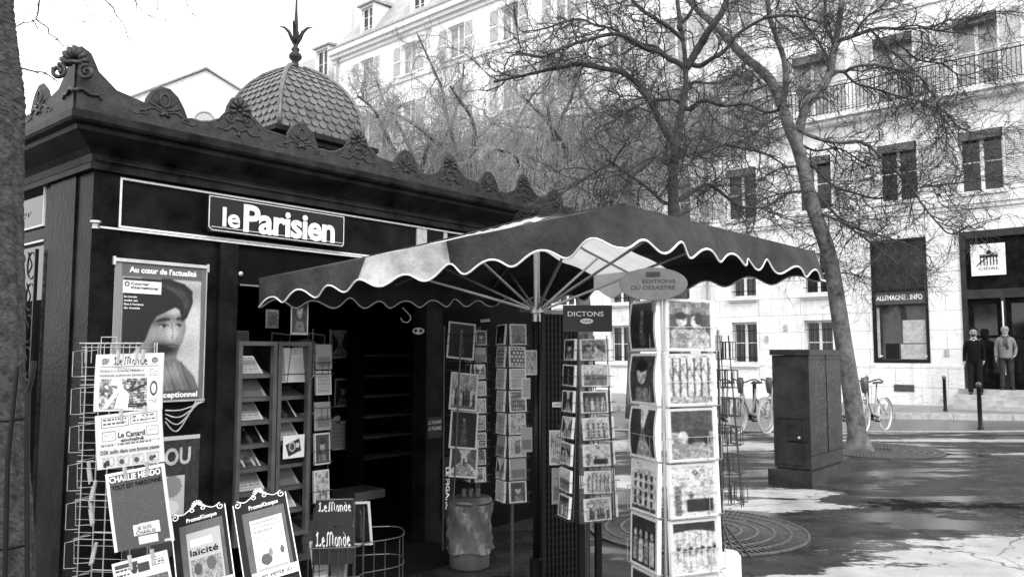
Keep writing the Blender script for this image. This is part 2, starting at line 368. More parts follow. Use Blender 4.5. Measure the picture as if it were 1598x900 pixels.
def grid_mesh(name, P, w, h, t=.003, bend=0.0, material=None, side=.7):
    """sheet of paper or card: printed front facing -y, real thickness, centred in x, standing on z=0"""
    nx, nz = P.w, P.h
    xs = np.linspace(-w/2, w/2, nx+1); zs = np.linspace(h, 0, nz+1)
    X, Z = np.meshgrid(xs, zs); Y = bend*(1-(2*X/w)**2)*0-bend*np.sin(np.pi*Z/h)
    V = np.stack([X, Y, Z], -1).reshape(-1, 3)
    i = np.arange(nz)[:, None]*(nx+1)+np.arange(nx)[None, :]; i = i.reshape(-1)
    Fq = np.stack([i+nx+1, i+nx+2, i+1, i], 1)
    vs = V.tolist(); fs = Fq.tolist(); col = (.9*np.clip(P.a, .004, .8)**1.3).reshape(-1).tolist()
    b = len(vs)      # back and edges
    idx = [0, nx, nz*(nx+1)+nx, nz*(nx+1)]
    # outline ring
    ring = [k for k in range(nx+1)]+[(k)*(nx+1)+nx for k in range(1, nz+1)]+[nz*(nx+1)+nx-k for k in range(1, nx+1)]+[(nz-k)*(nx+1) for k in range(1, nz)]
    vs += [(vs[k][0], vs[k][1]+t, vs[k][2]) for k in ring]
    n = len(ring)
    for k in range(n):
        fs.append([ring[k], ring[(k+1) % n], b+(k+1) % n, b+k]); col.append(side)
    fs.append([b+k for k in range(n)]); col.append(side)
    me = bpy.data.meshes.new(name); me.from_pydata(vs, [], fs); me.materials.append(material or M_print)
    ca = me.color_attributes.new('Col', 'FLOAT_COLOR', 'CORNER')
    cnt = np.array([len(f) for f in fs]); cc = np.repeat(np.array(col), cnt)
    buf = np.ones((len(cc), 4)); buf[:, 0] = cc; buf[:, 1] = cc; buf[:, 2] = cc
    ca.data.foreach_set('color', buf.reshape(-1)); me.update(); return me
def obj(name, me, parent=None, M=None):
    o = bpy.data.objects.new(name, me); COL.objects.link(o)
    if parent is not None: o.parent = parent
    if M is not None: o.matrix_local = M
    return o
M_ink = mat('printing ink', .004, .9, .1, spec=0)
def text(name, s, parent, M, w=None, h=.1, m=None, bold=0.0, depth=.001, align='LEFT', sx=1.0, shear=0, space=1.0):
    """lettering standing in the xz plane of M, facing -y; h = cap height; fitted to width w"""
    cu = bpy.data.curves.new(name, 'FONT'); cu.body = s; cu.size = 1; cu.offset = bold; cu.extrude = 0; cu.shear = shear; cu.space_character = space
    cu.resolution_u = 3
    o = bpy.data.objects.new(name, cu); COL.objects.link(o)
    dg = bpy.context.evaluated_depsgraph_get(); dg.update()
    me = bpy.data.meshes.new_from_object(o.evaluated_get(dg)); bpy.data.objects.remove(o); bpy.data.curves.remove(cu)
    xs = [v.co.x for v in me.vertices]; mnx, mxx = min(xs), max(xs); sc = h/.72; scx = sc*sx
    if w: scx = w/(mxx-mnx)
    for v in me.vertices: v.co = Vector(((v.co.x-mnx)*scx-((mxx-mnx)*scx/2 if align == 'CENTER' else 0), -depth, v.co.y*sc))
    me.materials.clear(); me.materials.append(m or M_white); me.update()
    return obj(name, me, parent, M)

# ================================================================== SETTING
g = MB(); g.add([(-300,-100,-.10),(300,-100,-.10),(300,500,-.10),(-300,500,-.10)], [(0,1,2,3)])
tag(g.build('road', M_road), kind='structure')
# plaza: slab 10 cm above the road, its edge runs just behind the trees
edge = [(-60, 40), (-30, 24), (-6, 17.2), (2, 16.3), (6, 16.0), (9, 15.9), (13, 16.4), (20, 18), (60, 18), (60, -30), (-60, -30)]
g = MB(); n = len(edge)
nx_, ny_ = 2, 2
g.add([(x, y, 0) for x, y in edge]+[(x, y, -.1) for x, y in edge], [tuple(range(n-1, -1, -1))]+[(i, (i+1) % n, n+(i+1) % n, n+i) for i in range(n)])
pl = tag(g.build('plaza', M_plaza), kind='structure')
kb = MB(); kp = smoothpath([(x, y, 0) for x, y in edge[2:9]], 8)
for a, b in zip(kp[:-1], kp[1:]):
    d = (b-a).normalized(); nn = Vector((-d.y, d.x, 0)); e = d*.004
    q = [a+e, b-e]
    kb.add([q[0]-nn*.12+Vector((0,0,.012)), q[1]-nn*.12+Vector((0,0,.012)), q[1]+nn*.05+Vector((0,0,.012)), q[0]+nn*.05+Vector((0,0,.012)), q[0]+nn*.05+Vector((0,0,-.098)), q[1]+nn*.05+Vector((0,0,-.098)), q[0]-nn*.12+Vector((0,0,.002)), q[1]-nn*.12+Vector((0,0,.002))], [(0,1,2,3),(3,2,5,4),(6,7,1,0)])
tag(kb.build('kerb', M_kerb), kind='structure')
# far pavement along the facade
sw = [(13.6, 19.55), (9.55, 20.15), (2, 23.5), (-20, 40.5), (-60, 76), (-40, 80), (24, 24), (24, 15.5)]
g = MB(); n = len(sw)
g.add([(x, y, .04) for x, y in sw]+[(x, y, -.1) for x, y in sw], [tuple(range(n)), ]+[((i+1) % n, i, n+i, n+(i+1) % n) for i in range(n)])
tag(g.build('pavement', M_side), kind='structure')
kb = MB()
pts = [(24, 15.2), (13.6, 19.5), (9.55, 20.1), (2, 23.4), (-20, 40.4)]
for (ax, ay), (bx, by) in zip(pts[:-1], pts[1:]):
    A_, B_ = Vector((ax, ay, 0)), Vector((bx, by, 0)); L_ = (B_-A_).length; d = (B_-A_)/L_; nn = Vector((d.y, -d.x, 0)); k = max(1, int(L_/1.1)); st = L_/k
    ang = math.atan2(d.y, d.x)
    for i in range(k): kb.box((i*st+.006, -.24, -.1), ((i+1)*st-.006, .02, .052+random.uniform(-.003, .003)), T(ax, ay)@RZ(ang))
tag(kb.build('far_kerb', M_kerb), kind='structure')
#@@SETTING_END

# ================================================================== MAIN FACADE
bld = empty('apartment_building', 'long pale stone apartment building with louvred shutters filling the background', 'building', FM)
# frame: x to the right (=-s), y into the building, z up
COLS = [2.45, .25, -2.25, -4.73, -7.2, -9.7, -12.3, -15.3, -18.6, -21.9, -25.2]
FLOORS = [(6.05, 1.75), (9.1, 2.05), (12.05, 1.75), (15.15, 1.6)]
X0, X1 = -28.0, 9.0
openings = []      # (x0,x1,z0,z1)
for fi, (z0, hh) in enumerate(FLOORS):
    for c in COLS: openings.append((c-.56, c+.56, z0, z0+hh, 'w', fi))
for c in COLS[3:]: pass
for c in (-2.25, -4.73, -7.2, -9.7, -12.3, -15.3, -18.6):
    openings.append((c-.45, c+.45, 1.18, 2.57, 'g', -1)); openings.append((c-.45, c+.45, 3.4, 4.7, 'g', -1))
openings.append((-.6, .95, 1.25, 4.92, 'shop', -1)); openings.append((1.82, 3.95, .55, 4.95, 'door', -1))
for c in (5.2, 7.4):
    openings.append((c-.8, c+.8, 1.25, 4.9, 'g2', -1))
for c in (4.9, 7.4):
    for z0, hh in FLOORS: openings.append((c-.56, c+.56, z0, z0+hh, 'w', 0))
WT = .32
def wall_with_holes(mb, x0, x1, z0, z1, ops, y0, y1):
    xs = sorted({x0, x1}|{o[0] for o in ops if o[2] < z1 and o[3] > z0}|{o[1] for o in ops if o[2] < z1 and o[3] > z0})
    zs = sorted({z0, z1}|{min(max(o[2], z0), z1) for o in ops}|{min(max(o[3], z0), z1) for o in ops})
    for za, zb in zip(zs[:-1], zs[1:]):
        run = None
        for xa, xb in zip(xs[:-1], xs[1:]):
            cx, cz = (xa+xb)/2, (za+zb)/2
            hole = any(o[0] < cx < o[1] and o[2] < cz < o[3] for o in ops)
            if not hole: run = (run[0] if run else xa, xb)
            if (hole or xb == xs[-1]) and run:
                a, b = run; run = None
                mb.add([(a,y0,za),(b,y0,za),(b,y0,zb),(a,y0,zb)], [(0,1,2,3)])
    for o in ops:      # reveals
        a, b, c, d = o[:4]
        if c >= z1 or d <= z0: continue
        mb.add([(a,y0,c),(b,y0,c),(b,y0,d),(a,y0,d),(a,y1,c),(b,y1,c),(b,y1,d),(a,y1,d)], [(0,4,5,1),(1,5,6,2),(2,6,7,3),(3,7,4,0)])
w = MB(); wall_with_holes(w, X0, X1, 0.0, 5.7, [o for o in openings if o[2] < 5.7], 0, WT)
w.build('wall', M_ashlar, bld)
w = MB(); wall_with_holes(w, X0, X1, 5.7, 17.25, [o for o in openings if o[2] > 5.7], 0, WT)
w.add([(X0,0,0),(X0,9,0),(X0,9,17.25),(X0,0,17.25)], [(0,3,2,1)]); w.add([(X1,0,0),(X1,9,0),(X1,9,17.25),(X1,0,17.25)], [(0,1,2,3)])
w.build('wall', M_render, bld)
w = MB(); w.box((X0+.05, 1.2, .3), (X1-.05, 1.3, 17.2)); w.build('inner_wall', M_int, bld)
# plinth, string courses, cornice
m = MB()
for a, b in ((X0, -.62), (.98, 1.8)): m.box((a, -.05, 0), (b, -.002, 1.18))
m.box((-.62, -.06, 0), (.98, -.002, 1.2)); m.build('plinth', M_ashlar, bld)
m = MB(); m.box((X0-.05, -.1, 5.72), (X1, -.003, 5.9)); m.box((X0-.05, -.06, 5.6), (X1, -.003, 5.715)); m.build('string_course', M_trimst, bld)
m = MB(); m.box((X0-.05, -.09, 14.85), (X1, -.003, 15.0)); m.build('string_course', M_trimst, bld)
m = MB(); m.box((X0-.05, -.07, 11.8), (X1, -.003, 11.93)); m.build('string_course', M_trimst, bld)
m = MB(); m.box((X0-.1, -.38, 17.5), (X1, 0, 17.78)); m.box((X0-.06, -.25, 17.3), (X1, 0, 17.497)); m.box((X0-.03, -.1, 17.1), (X1, -.003, 17.297)); m.build('cornice', M_trimst, bld)
m = MB(); m.box((X0-.12, -.42, 17.783), (X1, -.3, 17.87)); m.build('gutter', M_slate, bld)
# balcony slab + railings at second floor
m = MB(); m.box((-9.5, -.55, 8.8), (X1, -.003, 8.93)); m.box((-9.5, -.4, 8.68), (X1, -.003, 8.797)); m.build('balcony', M_trimst, bld)
def railing(x0, x1, y, z0, h, step=.11):
    q = MB(); q.box((x0, y-.015, z0+h), (x1, y+.015, z0+h+.03)); q.box((x0, y-.01, z0+.06), (x1, y+.01, z0+.08))
    k = int((x1-x0)/step)
    for i in range(k+1):
        x = x0+(x1-x0)*i/k; q.box((x-.008, y-.008, z0), (x+.008, y+.008, z0+h))
    return q.build('railing', M_black, bld)
railing(-9.4, X1, -.5, 8.93, .85)
# windows
def add_shutter_mesh(w_, h_):
    q = MB(); t = .05
    q.box((0, 0, 0), (t, .03, h_)); q.box((w_-t, 0, 0), (w_, .03, h_)); q.box((t, 0, 0), (w_-t, .03, .09)); q.box((t, 0, h_-.07), (w_-t, .03, h_)); q.box((t, 0, h_*.48), (w_-t, .03, h_*.48+.07))
    z = .12
    while z < h_-.1:
        if not (h_*.46 < z < h_*.48+.07): q.box((t, -.012, 0), (w_-t, .012, .035), T(0, .015, z)@RX(R(40)))
        z += .055
    return q.mesh('shutter', M_shut)
def frame_mesh(w_, h_, bars):
    q = MB(); t = .07
    for a, b in (((-w_/2, 0), (-w_/2+t, h_)), ((w_/2-t, 0), (w_/2, h_)), ((-w_/2+t, 0), (w_/2-t, t)), ((-w_/2+t, h_-t), (w_/2-t, h_)), ((-t*.7, t), (t*.7, h_-t))):
        q.box((a[0], 0, a[1]), (b[0], .05, b[1]))
    for i in range(bars):
        z = h_*(i+1)/(bars+1); q.box((-w_/2+t, .005, z-.014), (-t*.7, .04, z+.014)); q.box((t*.7, .005, z-.014), (w_/2-t, .04, z+.014))
    return q.mesh('window', M_shut)
def pane_mesh(w_, h_, mm=None):
    q = MB(); q.add([(-w_/2, .03, 0), (w_/2, .03, 0), (w_/2, .03, h_), (-w_/2, .03, h_)], [(0,1,2,3)]); return q.mesh('pane', mm or M_glass)
def sill_mesh(w_):
    q = MB(); q.box((-w_/2-.08, -.14, -.1), (w_/2+.08, .2, -.003)); q.box((-w_/2-.05, -.08, -.16), (w_/2+.05, -.003, -.103)); return q.mesh('sill', M_trimst)
cache = {}
def put_window(x0, x1, z0, z1, kind, fi):
    w_, h_ = round(x1-x0, 3), round(z1-z0, 3); key = (w_, h_, kind)
    if key not in cache:
        cache[key] = (frame_mesh(w_, h_, 1 if kind != 'g2' else 0), pane_mesh(w_, h_), sill_mesh(w_), add_shutter_mesh(.6, h_))
    fm, pm, sm, shm = cache[key]
    wo_ = obj('window', fm, bld, T((x0+x1)/2, .17, z0)); obj('pane', pm if (fi <= 0 or x0 > 3 or random.random() < .25) else pane_mesh(w_, h_, M_glass_skytint), wo_); obj('sill', sm, wo_, T(0, -.17, 0))
    if kind == 'w':
        for sgn in (-1, 1):
            xo = x0-.6 if sgn < 0 else x1
            s_ = obj('shutter', shm, wo_, T(xo-(x0+x1)/2, -.17-.045, 0))
    if kind == 'g':
        q = MB()
        for i in range(5): q.tube([(-w_/2+.1+i*(w_-.2)/4, -.12, .05), (-w_/2+.1+i*(w_-.2)/4, -.12, h_-.1)], .009, 5)
        for z in (.2, h_-.3): q.box((-w_/2, -.13, z), (w_/2, -.11, z+.02))
        q.build('window_bars', M_black, wo_)
for o in openings:
    if o[4] in 'wg' or o[4] == 'g2': put_window(*o)
# blinds boxes over first floor windows
for c in COLS[:5]:
    m = MB(); m.box((c-.5, -.03, 7.55), (c+.5, .14, 7.78)); m.build('blind_box', M_frame, bld)
    m = MB(); m.box((c-.53, -.16, 7.9+2.95), (c+.53, .14, 8.15+2.95)); m.build('blind_box', M_frame, bld)
# drain pipe
m = MB(); m.tube([(-27.6, -.12, 17.2), (-27.6, -.12, .2)], .07, 8); m.tube([(-27.3, -.2, 17.45), (-27.6, -.12, 17.1)], .07, 8); m.build('drainpipe', M_zinc, bld)
m = MB(); m.tube([(-6.0, -.1, 17.2), (-6.0, -.1, .2)], .05, 8); m.build('drainpipe', M_zinc, bld)
# shop window with its header
sh = MB(); x0, x1 = -.6, .95
for a, b in (((x0, 1.25), (x0+.07, 4.92)), ((x1-.07, 1.25), (x1, 4.92)), ((x0+.07, 1.25), (x1-.07, 1.33)), ((x0+.07, 4.85), (x1-.07, 4.92)), ((x0+.07, 3.36), (x1-.07, 3.42)), ((x0+.07, 2.94), (x1-.07, 2.98))):
    sh.box((a[0], -.02, a[1]), (b[0], .1, b[1]))
shop = sh.build('shop_window', M_black, bld)
m = MB(); m.box((x0+.07, .03, 2.98), (x1-.07, .08, 3.36)); m.build('header_board', M_frame, shop)
m = MB(); m.add([(x0+.07,.06,1.33),(x1-.07,.06,1.33),(x1-.07,.06,2.94),(x0+.07,.06,2.94)], [(0,1,2,3)]); m.add([(x0+.07,.06,3.42),(x1-.07,.06,3.42),(x1-.07,.06,4.85),(x0+.07,.06,4.85)], [(0,1,2,3)]); m.build('pane', M_shopglass, shop)
text('lettering', 'ALLEMAGNE . INFO', shop, T(-.49, .028, 3.11), w=1.28, h=.15, m=M_white, bold=.02, depth=.003)
m = MB(); m.box((-.5, .045, 1.4), (-.42, .055, 2.9)); m.build('sticker_strip', M_papergrey, shop)
m = MB(); m.box((.15, .045, 1.36), (.84, .055, 1.8)); m.box((.22, .045, 1.83), (.84, .055, 2.5)); m.build('notice', M_papergrey, shop)
m = MB(); m.box((-.28, .045, 1.36), (.1, .055, 1.82)); m.build('notice', M_black, shop)
for xx in (-.46, .78):
    m = MB(); m.prism([(xx, 1.4), (xx+.11, 1.45), (xx, 1.5), (xx+.03, 1.45)], .036, .042); m.build('arrow_sticker', M_white, shop)
# vent in plinth
m = MB(); m.box((-.05, -.08, .42), (.5, -.063, .62))
for i in range(12): m.box((-.02+i*.043, -.09, .44), (.0+i*.043, -.082, .6))
m.build('vent', M_frame, bld)
# small plaques
for px_, pz_ in ((-3.3, 2.35), (-3.95, 2.0), (1.38, 1.55)):
    m = MB(); m.box((px_-.06, -.03, pz_-.1), (px_+.06, -.003, pz_+.1)); m.build('plaque', M_papergrey, bld)
# entrance
e = MB(); dx0, dx1 = 1.82, 3.95
for a, b in (((dx0, .55), (dx0+.14, 4.95)), ((dx1-.14, .55), (dx1, 4.95)), ((dx0+.14, 4.75), (dx1-.14, 4.95)), ((dx0+.14, 3.05), (dx1-.14, 3.3)), ((dx0+.95, .55), (dx0+1.05, 3.05))):
    e.box((a[0], -.04, a[1]), (b[0], .16, b[1]))
ent = e.build('entrance', M_cab, bld)
m = MB(); m.box((dx0+.14, .06, 3.3), (dx1-.14, .1, 4.75)); m.build('transom_panel', M_kiosk, ent)
for a, b in ((dx0+.14, dx0+.95), (dx0+1.05, dx1-.14)):
    m = MB()
    for p, q in (((a, .57), (a+.12, 3.05)), ((b-.12, .57), (b, 3.05)), ((a+.12, .57), (b-.12, 1.0)), ((a+.12, 2.9), (b-.12, 3.05)), ((a+.12, 1.95), (b-.12, 2.03))): m.box((p[0], .07, p[1]), (q[0], .13, q[1]))
    d_ = m.build('door', M_kiosk, ent); d_['label'] = 'dark glazed door leaf'
    m = MB(); m.add([(a+.12,.1,1.0),(b-.12,.1,1.0),(b-.12,.1,2.9),(a+.12,.1,2.9)], [(0,1,2,3)]); m.build('pane', M_glass, d_)
m = MB(); m.tube([(dx0+1.0, -.1, .95), (dx0+1.0, -.1, 2.95)], .018, 8); m.build('handrail', M_white, ent)
for i, (z, y) in enumerate(((.16, -1.2), (.29, -1.02), (.42, -.86), (.55, -.42))):
    m = MB(); m.box((dx0-.1-(.08 if i == 0 else 0), y, .04 if i == 0 else .04+.002*i), (dx1+.3, -.0035 if i < 3 else .3, z)); m.build('step', M_stepst, bld)
# plaque with gate emblem
sg = empty('door_sign', 'white square plaque with a columned gate emblem over the dark entrance', 'sign', FM@T(2.1, -.06, 3.68))
m = MB(); m.box((0, 0, 0), (.84, .02, .88)); m.build('board', M_paper, sg)
m = MB()
m.box((.22, -.006, .5), (.66, -.003, .56)); m.box((.2, -.006, .575), (.68, -.003, .59))
for i in range(6): m.box((.23+i*.078, -.006, .28), (.255+i*.078, -.003, .5))
m.box((.38, -.006, .6), (.5, -.003, .66)); m.prism([(.4, .66), (.44, .72), (.48, .66)], -.006, -.003)
m.prism([(.1, .24), (.2, .36), (.45, .55), (.74, .7), (.76, .72), (.42, .5), (.18, .3)], -.011, -.008)
m.build('emblem', M_black, sg); text('lettering', 'CIDAL', sg, T(.18, -.003, .16), w=.5, h=.07, m=M_ink, depth=.003)
# mansard roof and dormers
m = MB(); m.add([(X0, -.25, 17.8), (X1, -.25, 17.8), (X1, 2.1, 21.0), (X0+1.2, 2.1, 21.0), (X1, 8, 21.6), (X0+1.2, 8, 21.6), (X0, 9, 17.8)], [(0,1,2,3),(3,2,4,5),(0,3,5,6)]); m.build('roof', M_zinc, bld)
def dormer(par, x, y, z, w_=1.15, h_=1.75, d_=1.9, name='dormer'):
    q = MB(); q.box((x-w_/2, y+.02, z), (x-w_/2+.12, y+d_, z+h_)); q.box((x+w_/2-.12, y+.02, z), (x+w_/2, y+d_, z+h_)); q.box((x-w_/2+.12, y+.02, z+h_-.12), (x+w_/2-.12, y+d_, z+h_)); q.box((x-w_/2+.12, y+.02, z), (x+w_/2-.12, y+.3, z+.1))
    dd = q.build(name, M_trimst, par)
    q = MB(); q.add([(x-w_/2-.15, y-.12, z+h_), (x+w_/2+.15, y-.12, z+h_), (x+w_/2+.15, y+d_, z+h_+.1), (x-w_/2-.15, y+d_, z+h_+.1), (x-w_/2-.15, y-.12, z+h_+.1), (x+w_/2+.15, y-.12, z+h_+.1), (x+w_/2+.1, y+d_, z+h_+.35), (x-w_/2-.1, y+d_, z+h_+.35)], [(0,1,5,4),(4,5,6,7),(1,2,6,5),(3,0,4,7),(0,3,2,1)]); q.build('dormer_roof', M_slate, dd)
    fm = frame_mesh(w_-.24, h_-.22, 2); f_ = obj('window', fm, dd, T(x, y+.15, z+.1)); obj('pane', pane_mesh(w_-.24, h_-.22), f_)
for c in (-25.4, -21.4, -17.4, -13.4, -9.4, -5.4, -1.4, 2.6): dormer(bld, c, .1, 18.0)
for c in (-27.2,): 
    m = MB(); m.box((c-.45, 1.0, 18), (c+.45, 2.2, 23)); m.build('chimney', M_render2, bld)

# neighbour further left with steep roof and two dormers
nb = empty('neighbour_building', 'far pale building with a steep slate roof and tall dormers left of the long facade', 'building', FM@T(-28.3, .4, 0))
m = MB(); wops = [(-c-.55, -c+.55, z, z+1.6, 'w', 0) for c in (2.4, 5.6, 8.8) for z in (6, 9, 12)]
wall_with_holes(m, -11, 0, 0, 15.2, wops, 0, .3); m.add([(-11,0,0),(-11,9,0),(-11,9,15.2),(-11,0,15.2)], [(0,3,2,1)]); m.build('wall', M_render2, nb)
m = MB(); m.box((-10.9, .8, 0), (0, .9, 15.1)); m.build('inner_wall', M_int, nb)
for o in wops: 
    q = obj('window', frame_mesh(1.1, 1.6, 1), nb, T((o[0]+o[1])/2, .17, o[2])); obj('pane', pane_mesh(1.1, 1.6), q)
m = MB(); m.box((-11.1, -.25, 15.2), (0, .1, 15.45)); m.build('cornice', M_trimst, nb)
m = MB(); m.add([(-11.1, -.2, 15.45), (0, -.2, 15.45), (0, 1.6, 19.3), (-9.8, 1.6, 19.3), (0, 8, 20), (-9.8, 8, 20), (-11.1, 9, 15.45)], [(0,1,2,3),(3,2,4,5),(0,3,5,6)]); m.build('roof', M_slate, nb)
dormer(nb, -1.35, -.1, 16.0, 1.3, 2.6, 1.7); dormer(nb, -4.6, -.1, 15.8, 1.3, 2.0, 1.5)
m = MB(); m.box((-.9, .8, 17), (-.1, 2, 21.3)); m.build('chimney', M_render2, nb)

# pale gabled house with a round window behind the kiosk
D = 46.0
gl = at(196, 158, D); ga = at(308, 107, D-1); gr = at(418, 175, D-2)
gM = Matrix.Translation((at(308, 550, D).x, D, 0))@RZ(R(20))
gh = empty('gabled_house', 'pale gabled house with a round window rising behind the kiosk roof', 'house', gM)
gw = 4.6; gz = at(200, 158, D).z; gt = at(308, 110, D).z
m = MB(); m.prism([(-gw, 0), (gw, 0), (gw, gz-.6), (0, gt), (-gw, gz-.6)], 0, .3)
m.box((-gw, .3, 0), (-gw+.2, 11, gz-.6)); m.box((gw-.2, .3, 0), (gw, 11, gz-.6)); m.build('wall', M_render2, gh)
m = MB()
for s_ in (-1, 1):
    m.add([(0, -.35, gt+.1), (s_*(gw+.5), -.35, gz-.85), (s_*(gw+.5), 11, gz-.85), (0, 11, gt+.1), (0, -.35, gt+.35), (s_*(gw+.5), -.35, gz-.6), (s_*(gw+.5), 11, gz-.6), (0, 11, gt+.35)], [(0,1,5,4),(4,5,6,7),(0,3,2,1)])
m.build('roof', M_trimst, gh)
m = MB(); m.tube([(.0+.55*math.cos(a), -.03, gz-1.2+.55*math.sin(a)) for a in [i*math.pi/12 for i in range(24)]], .06, 6, closed=True); rw = m.build('round_window', M_slate, gh)
m = MB(); m.prism([(.52*math.cos(i*math.pi/10), gz-1.2+.52*math.sin(i*math.pi/10)) for i in range(20)], -.02, -.005); m.build('pane', M_papergrey, rw)
#@@BUILDINGS_END

# ================================================================== KIOSK
kio = empty('newspaper_kiosk', 'dark green-black newspaper kiosk with cast iron crest and scaled dome', 'kiosk', KM)
kio['label'] = 'large dark newspaper kiosk with a cast iron crest and a scaled dome'
KL, KD = 4.42, 2.45
def kpt(px, py, off=0): return onk(px, py, off)
# walls
m = MB()
m.box((.0, 0, 0), (.16, .16, 2.6)); m.box((.16, .03, 0), (.80, .14, 2.28)); m.box((2.66, 0, 0), (2.85, .16, 2.6))
m.box((.16, .02, 2.28), (2.66, .14, 2.6)); m.box((2.85, .02, 2.28), (4.2, .14, 2.6)); m.box((4.2, 0, 0), (4.36, .16, 2.6))
m.box((.80, -.012, 0), (.93, .15, 2.279))
m.build('front_wall', M_kiosk, kio)
m = MB(); m.box((2.85, .05, 0), (4.2, .14, 2.279)); m.build('display_wall', M_int, kio)  # near-black colour puts the parasol's shade into this wall
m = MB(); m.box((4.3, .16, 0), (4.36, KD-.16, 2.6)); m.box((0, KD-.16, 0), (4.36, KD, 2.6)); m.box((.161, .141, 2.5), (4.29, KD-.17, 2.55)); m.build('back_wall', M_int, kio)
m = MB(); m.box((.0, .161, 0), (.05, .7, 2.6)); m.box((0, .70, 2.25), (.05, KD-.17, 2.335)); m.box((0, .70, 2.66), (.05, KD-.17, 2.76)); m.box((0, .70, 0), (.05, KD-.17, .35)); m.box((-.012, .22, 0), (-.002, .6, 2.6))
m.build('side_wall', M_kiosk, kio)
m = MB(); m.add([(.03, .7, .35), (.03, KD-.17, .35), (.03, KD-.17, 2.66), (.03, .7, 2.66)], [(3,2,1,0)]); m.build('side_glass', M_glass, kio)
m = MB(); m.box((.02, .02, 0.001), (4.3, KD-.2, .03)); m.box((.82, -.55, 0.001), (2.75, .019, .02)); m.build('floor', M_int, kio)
# cornice: mitred profile swept round the plan
def ring_loft(mb, prof, x0, y0, x1, y1):
    vs = []
    for o, z in prof: vs += [(x0-o, y0-o, z), (x1+o, y0-o, z), (x1+o, y1+o, z), (x0-o, y1+o, z)]
    fs = []
    for i in range(len(prof)-1):
        for j in range(4): fs.append((i*4+j, i*4+(j+1) % 4, (i+1)*4+(j+1) % 4, (i+1)*4+j))
    mb.add(vs, fs)
m = MB()
ring_loft(m, [(-.03, 2.6), (.035, 2.602), (.035, 2.635), (.02, 2.65), (.03, 2.69), (.06, 2.72), (.11, 2.75), (.165, 2.785), (.17, 2.81), (.205, 2.82), (.215, 2.835), (.215, 2.875), (.19, 2.89), (.0, 2.90)], 0, 0, 4.36, KD)
m.build('cornice', M_cornice, kio)
m = MB()
m.add([(-.2, -.2, 2.885), (4.56, -.2, 2.885), (4.56, KD+.2, 2.885), (-.2, KD+.2, 2.885), (1.55, 1.0, 3.28), (2.8, 1.0, 3.28), (2.8, 1.4, 3.28), (1.55, 1.4, 3.28)], [(0,1,5,4),(1,2,6,5),(2,3,7,6),(3,0,4,7),(4,5,6,7)]); m.build('roof', M_cornice, kio)
# crest: profile between shells (fraction, height above 2.88)
CP = [(0,.30),(.045,.285),(.075,.23),(.09,.2),(.13,.175),(.2,.13),(.28,.125),(.37,.115),(.385,.125),(.39,.15),(.42,.20),(.47,.235),(.52,.235),(.57,.2),(.61,.14),(.635,.085),(.67,.09),(.73,.085),(.8,.1),(.86,.13),(.9,.15),(.915,.19),(.925,.23),(.955,.285),(1,.30)]
def crest_profile(L0, first, n, period, x_end):
    pts = []
    for k in range(n):
        for t, h in CP[:-1]:
            x = first+(k+t)*period
            if L0 <= x <= x_end: pts.append((x, 2.88+h))
    return pts
def spiral(cx, cz, r, a0, turns, sgn=1, y=0, n=22):
    return [(cx+sgn*r*(1-.78*i/n)*math.cos(a0+turns*2*math.pi*i/n), y, cz+r*(1-.78*i/n)*math.sin(a0+turns*2*math.pi*i/n)) for i in range(n+1)]
def shell(mb, cx, cz, r, y):
    for i in range(7):
        a = R(-20+i*220/6); mb.tube([(cx+.15*r*math.cos(a), y, cz+.15*r*math.sin(a)), (cx+.6*r*math.cos(a), y-.012, cz+.62*r*math.sin(a)), (cx+r*math.cos(a)*.95, y-.004, cz+r*math.sin(a))], [.004, .014*r/.07, .017*r/.07], 6)
    mb.lathe([(r*.18, 0), (r*.2, .012), (.002, .02)], n=10, M=T(cx, y, cz)@RX(R(90)))
def ornament_shell(mb, cx, s=1.0, y=-.2):
    shell(mb, cx, 3.10, .07*s, y)
    for sg in (-1, 1):
        mb.tube(spiral(cx+sg*.065*s, 3.035, .035*s, math.pi/2, 1.4, sg, y-.004), .0085*s, 6)
        mb.tube(smoothpath([(cx+sg*.02, y-.004, 3.075), (cx+sg*.05, y-.006, 3.085), (cx+sg*.1, y-.004, 3.06), (cx+sg*.15, y-.002, 3.0)]), .007*s, 6)
        mb.tube(smoothpath([(cx+sg*.01, y-.004, 2.965), (cx+sg*.05, y-.006, 2.985), (cx+sg*.09, y-.004, 2.955), (cx+sg*.15, y-.002, 2.962), (cx+sg*.165, y, 2.935)]), [.011]*9+[.008]*6+[.004]*2, 6)
    mb.box((cx-.035, y-.012, 3.03), (cx+.035, y+.002, 3.05)); mb.lathe([(.015, 0), (.012, .015), (.002, .02)], n=8, M=T(cx, y, 2.94)@RX(R(90)))
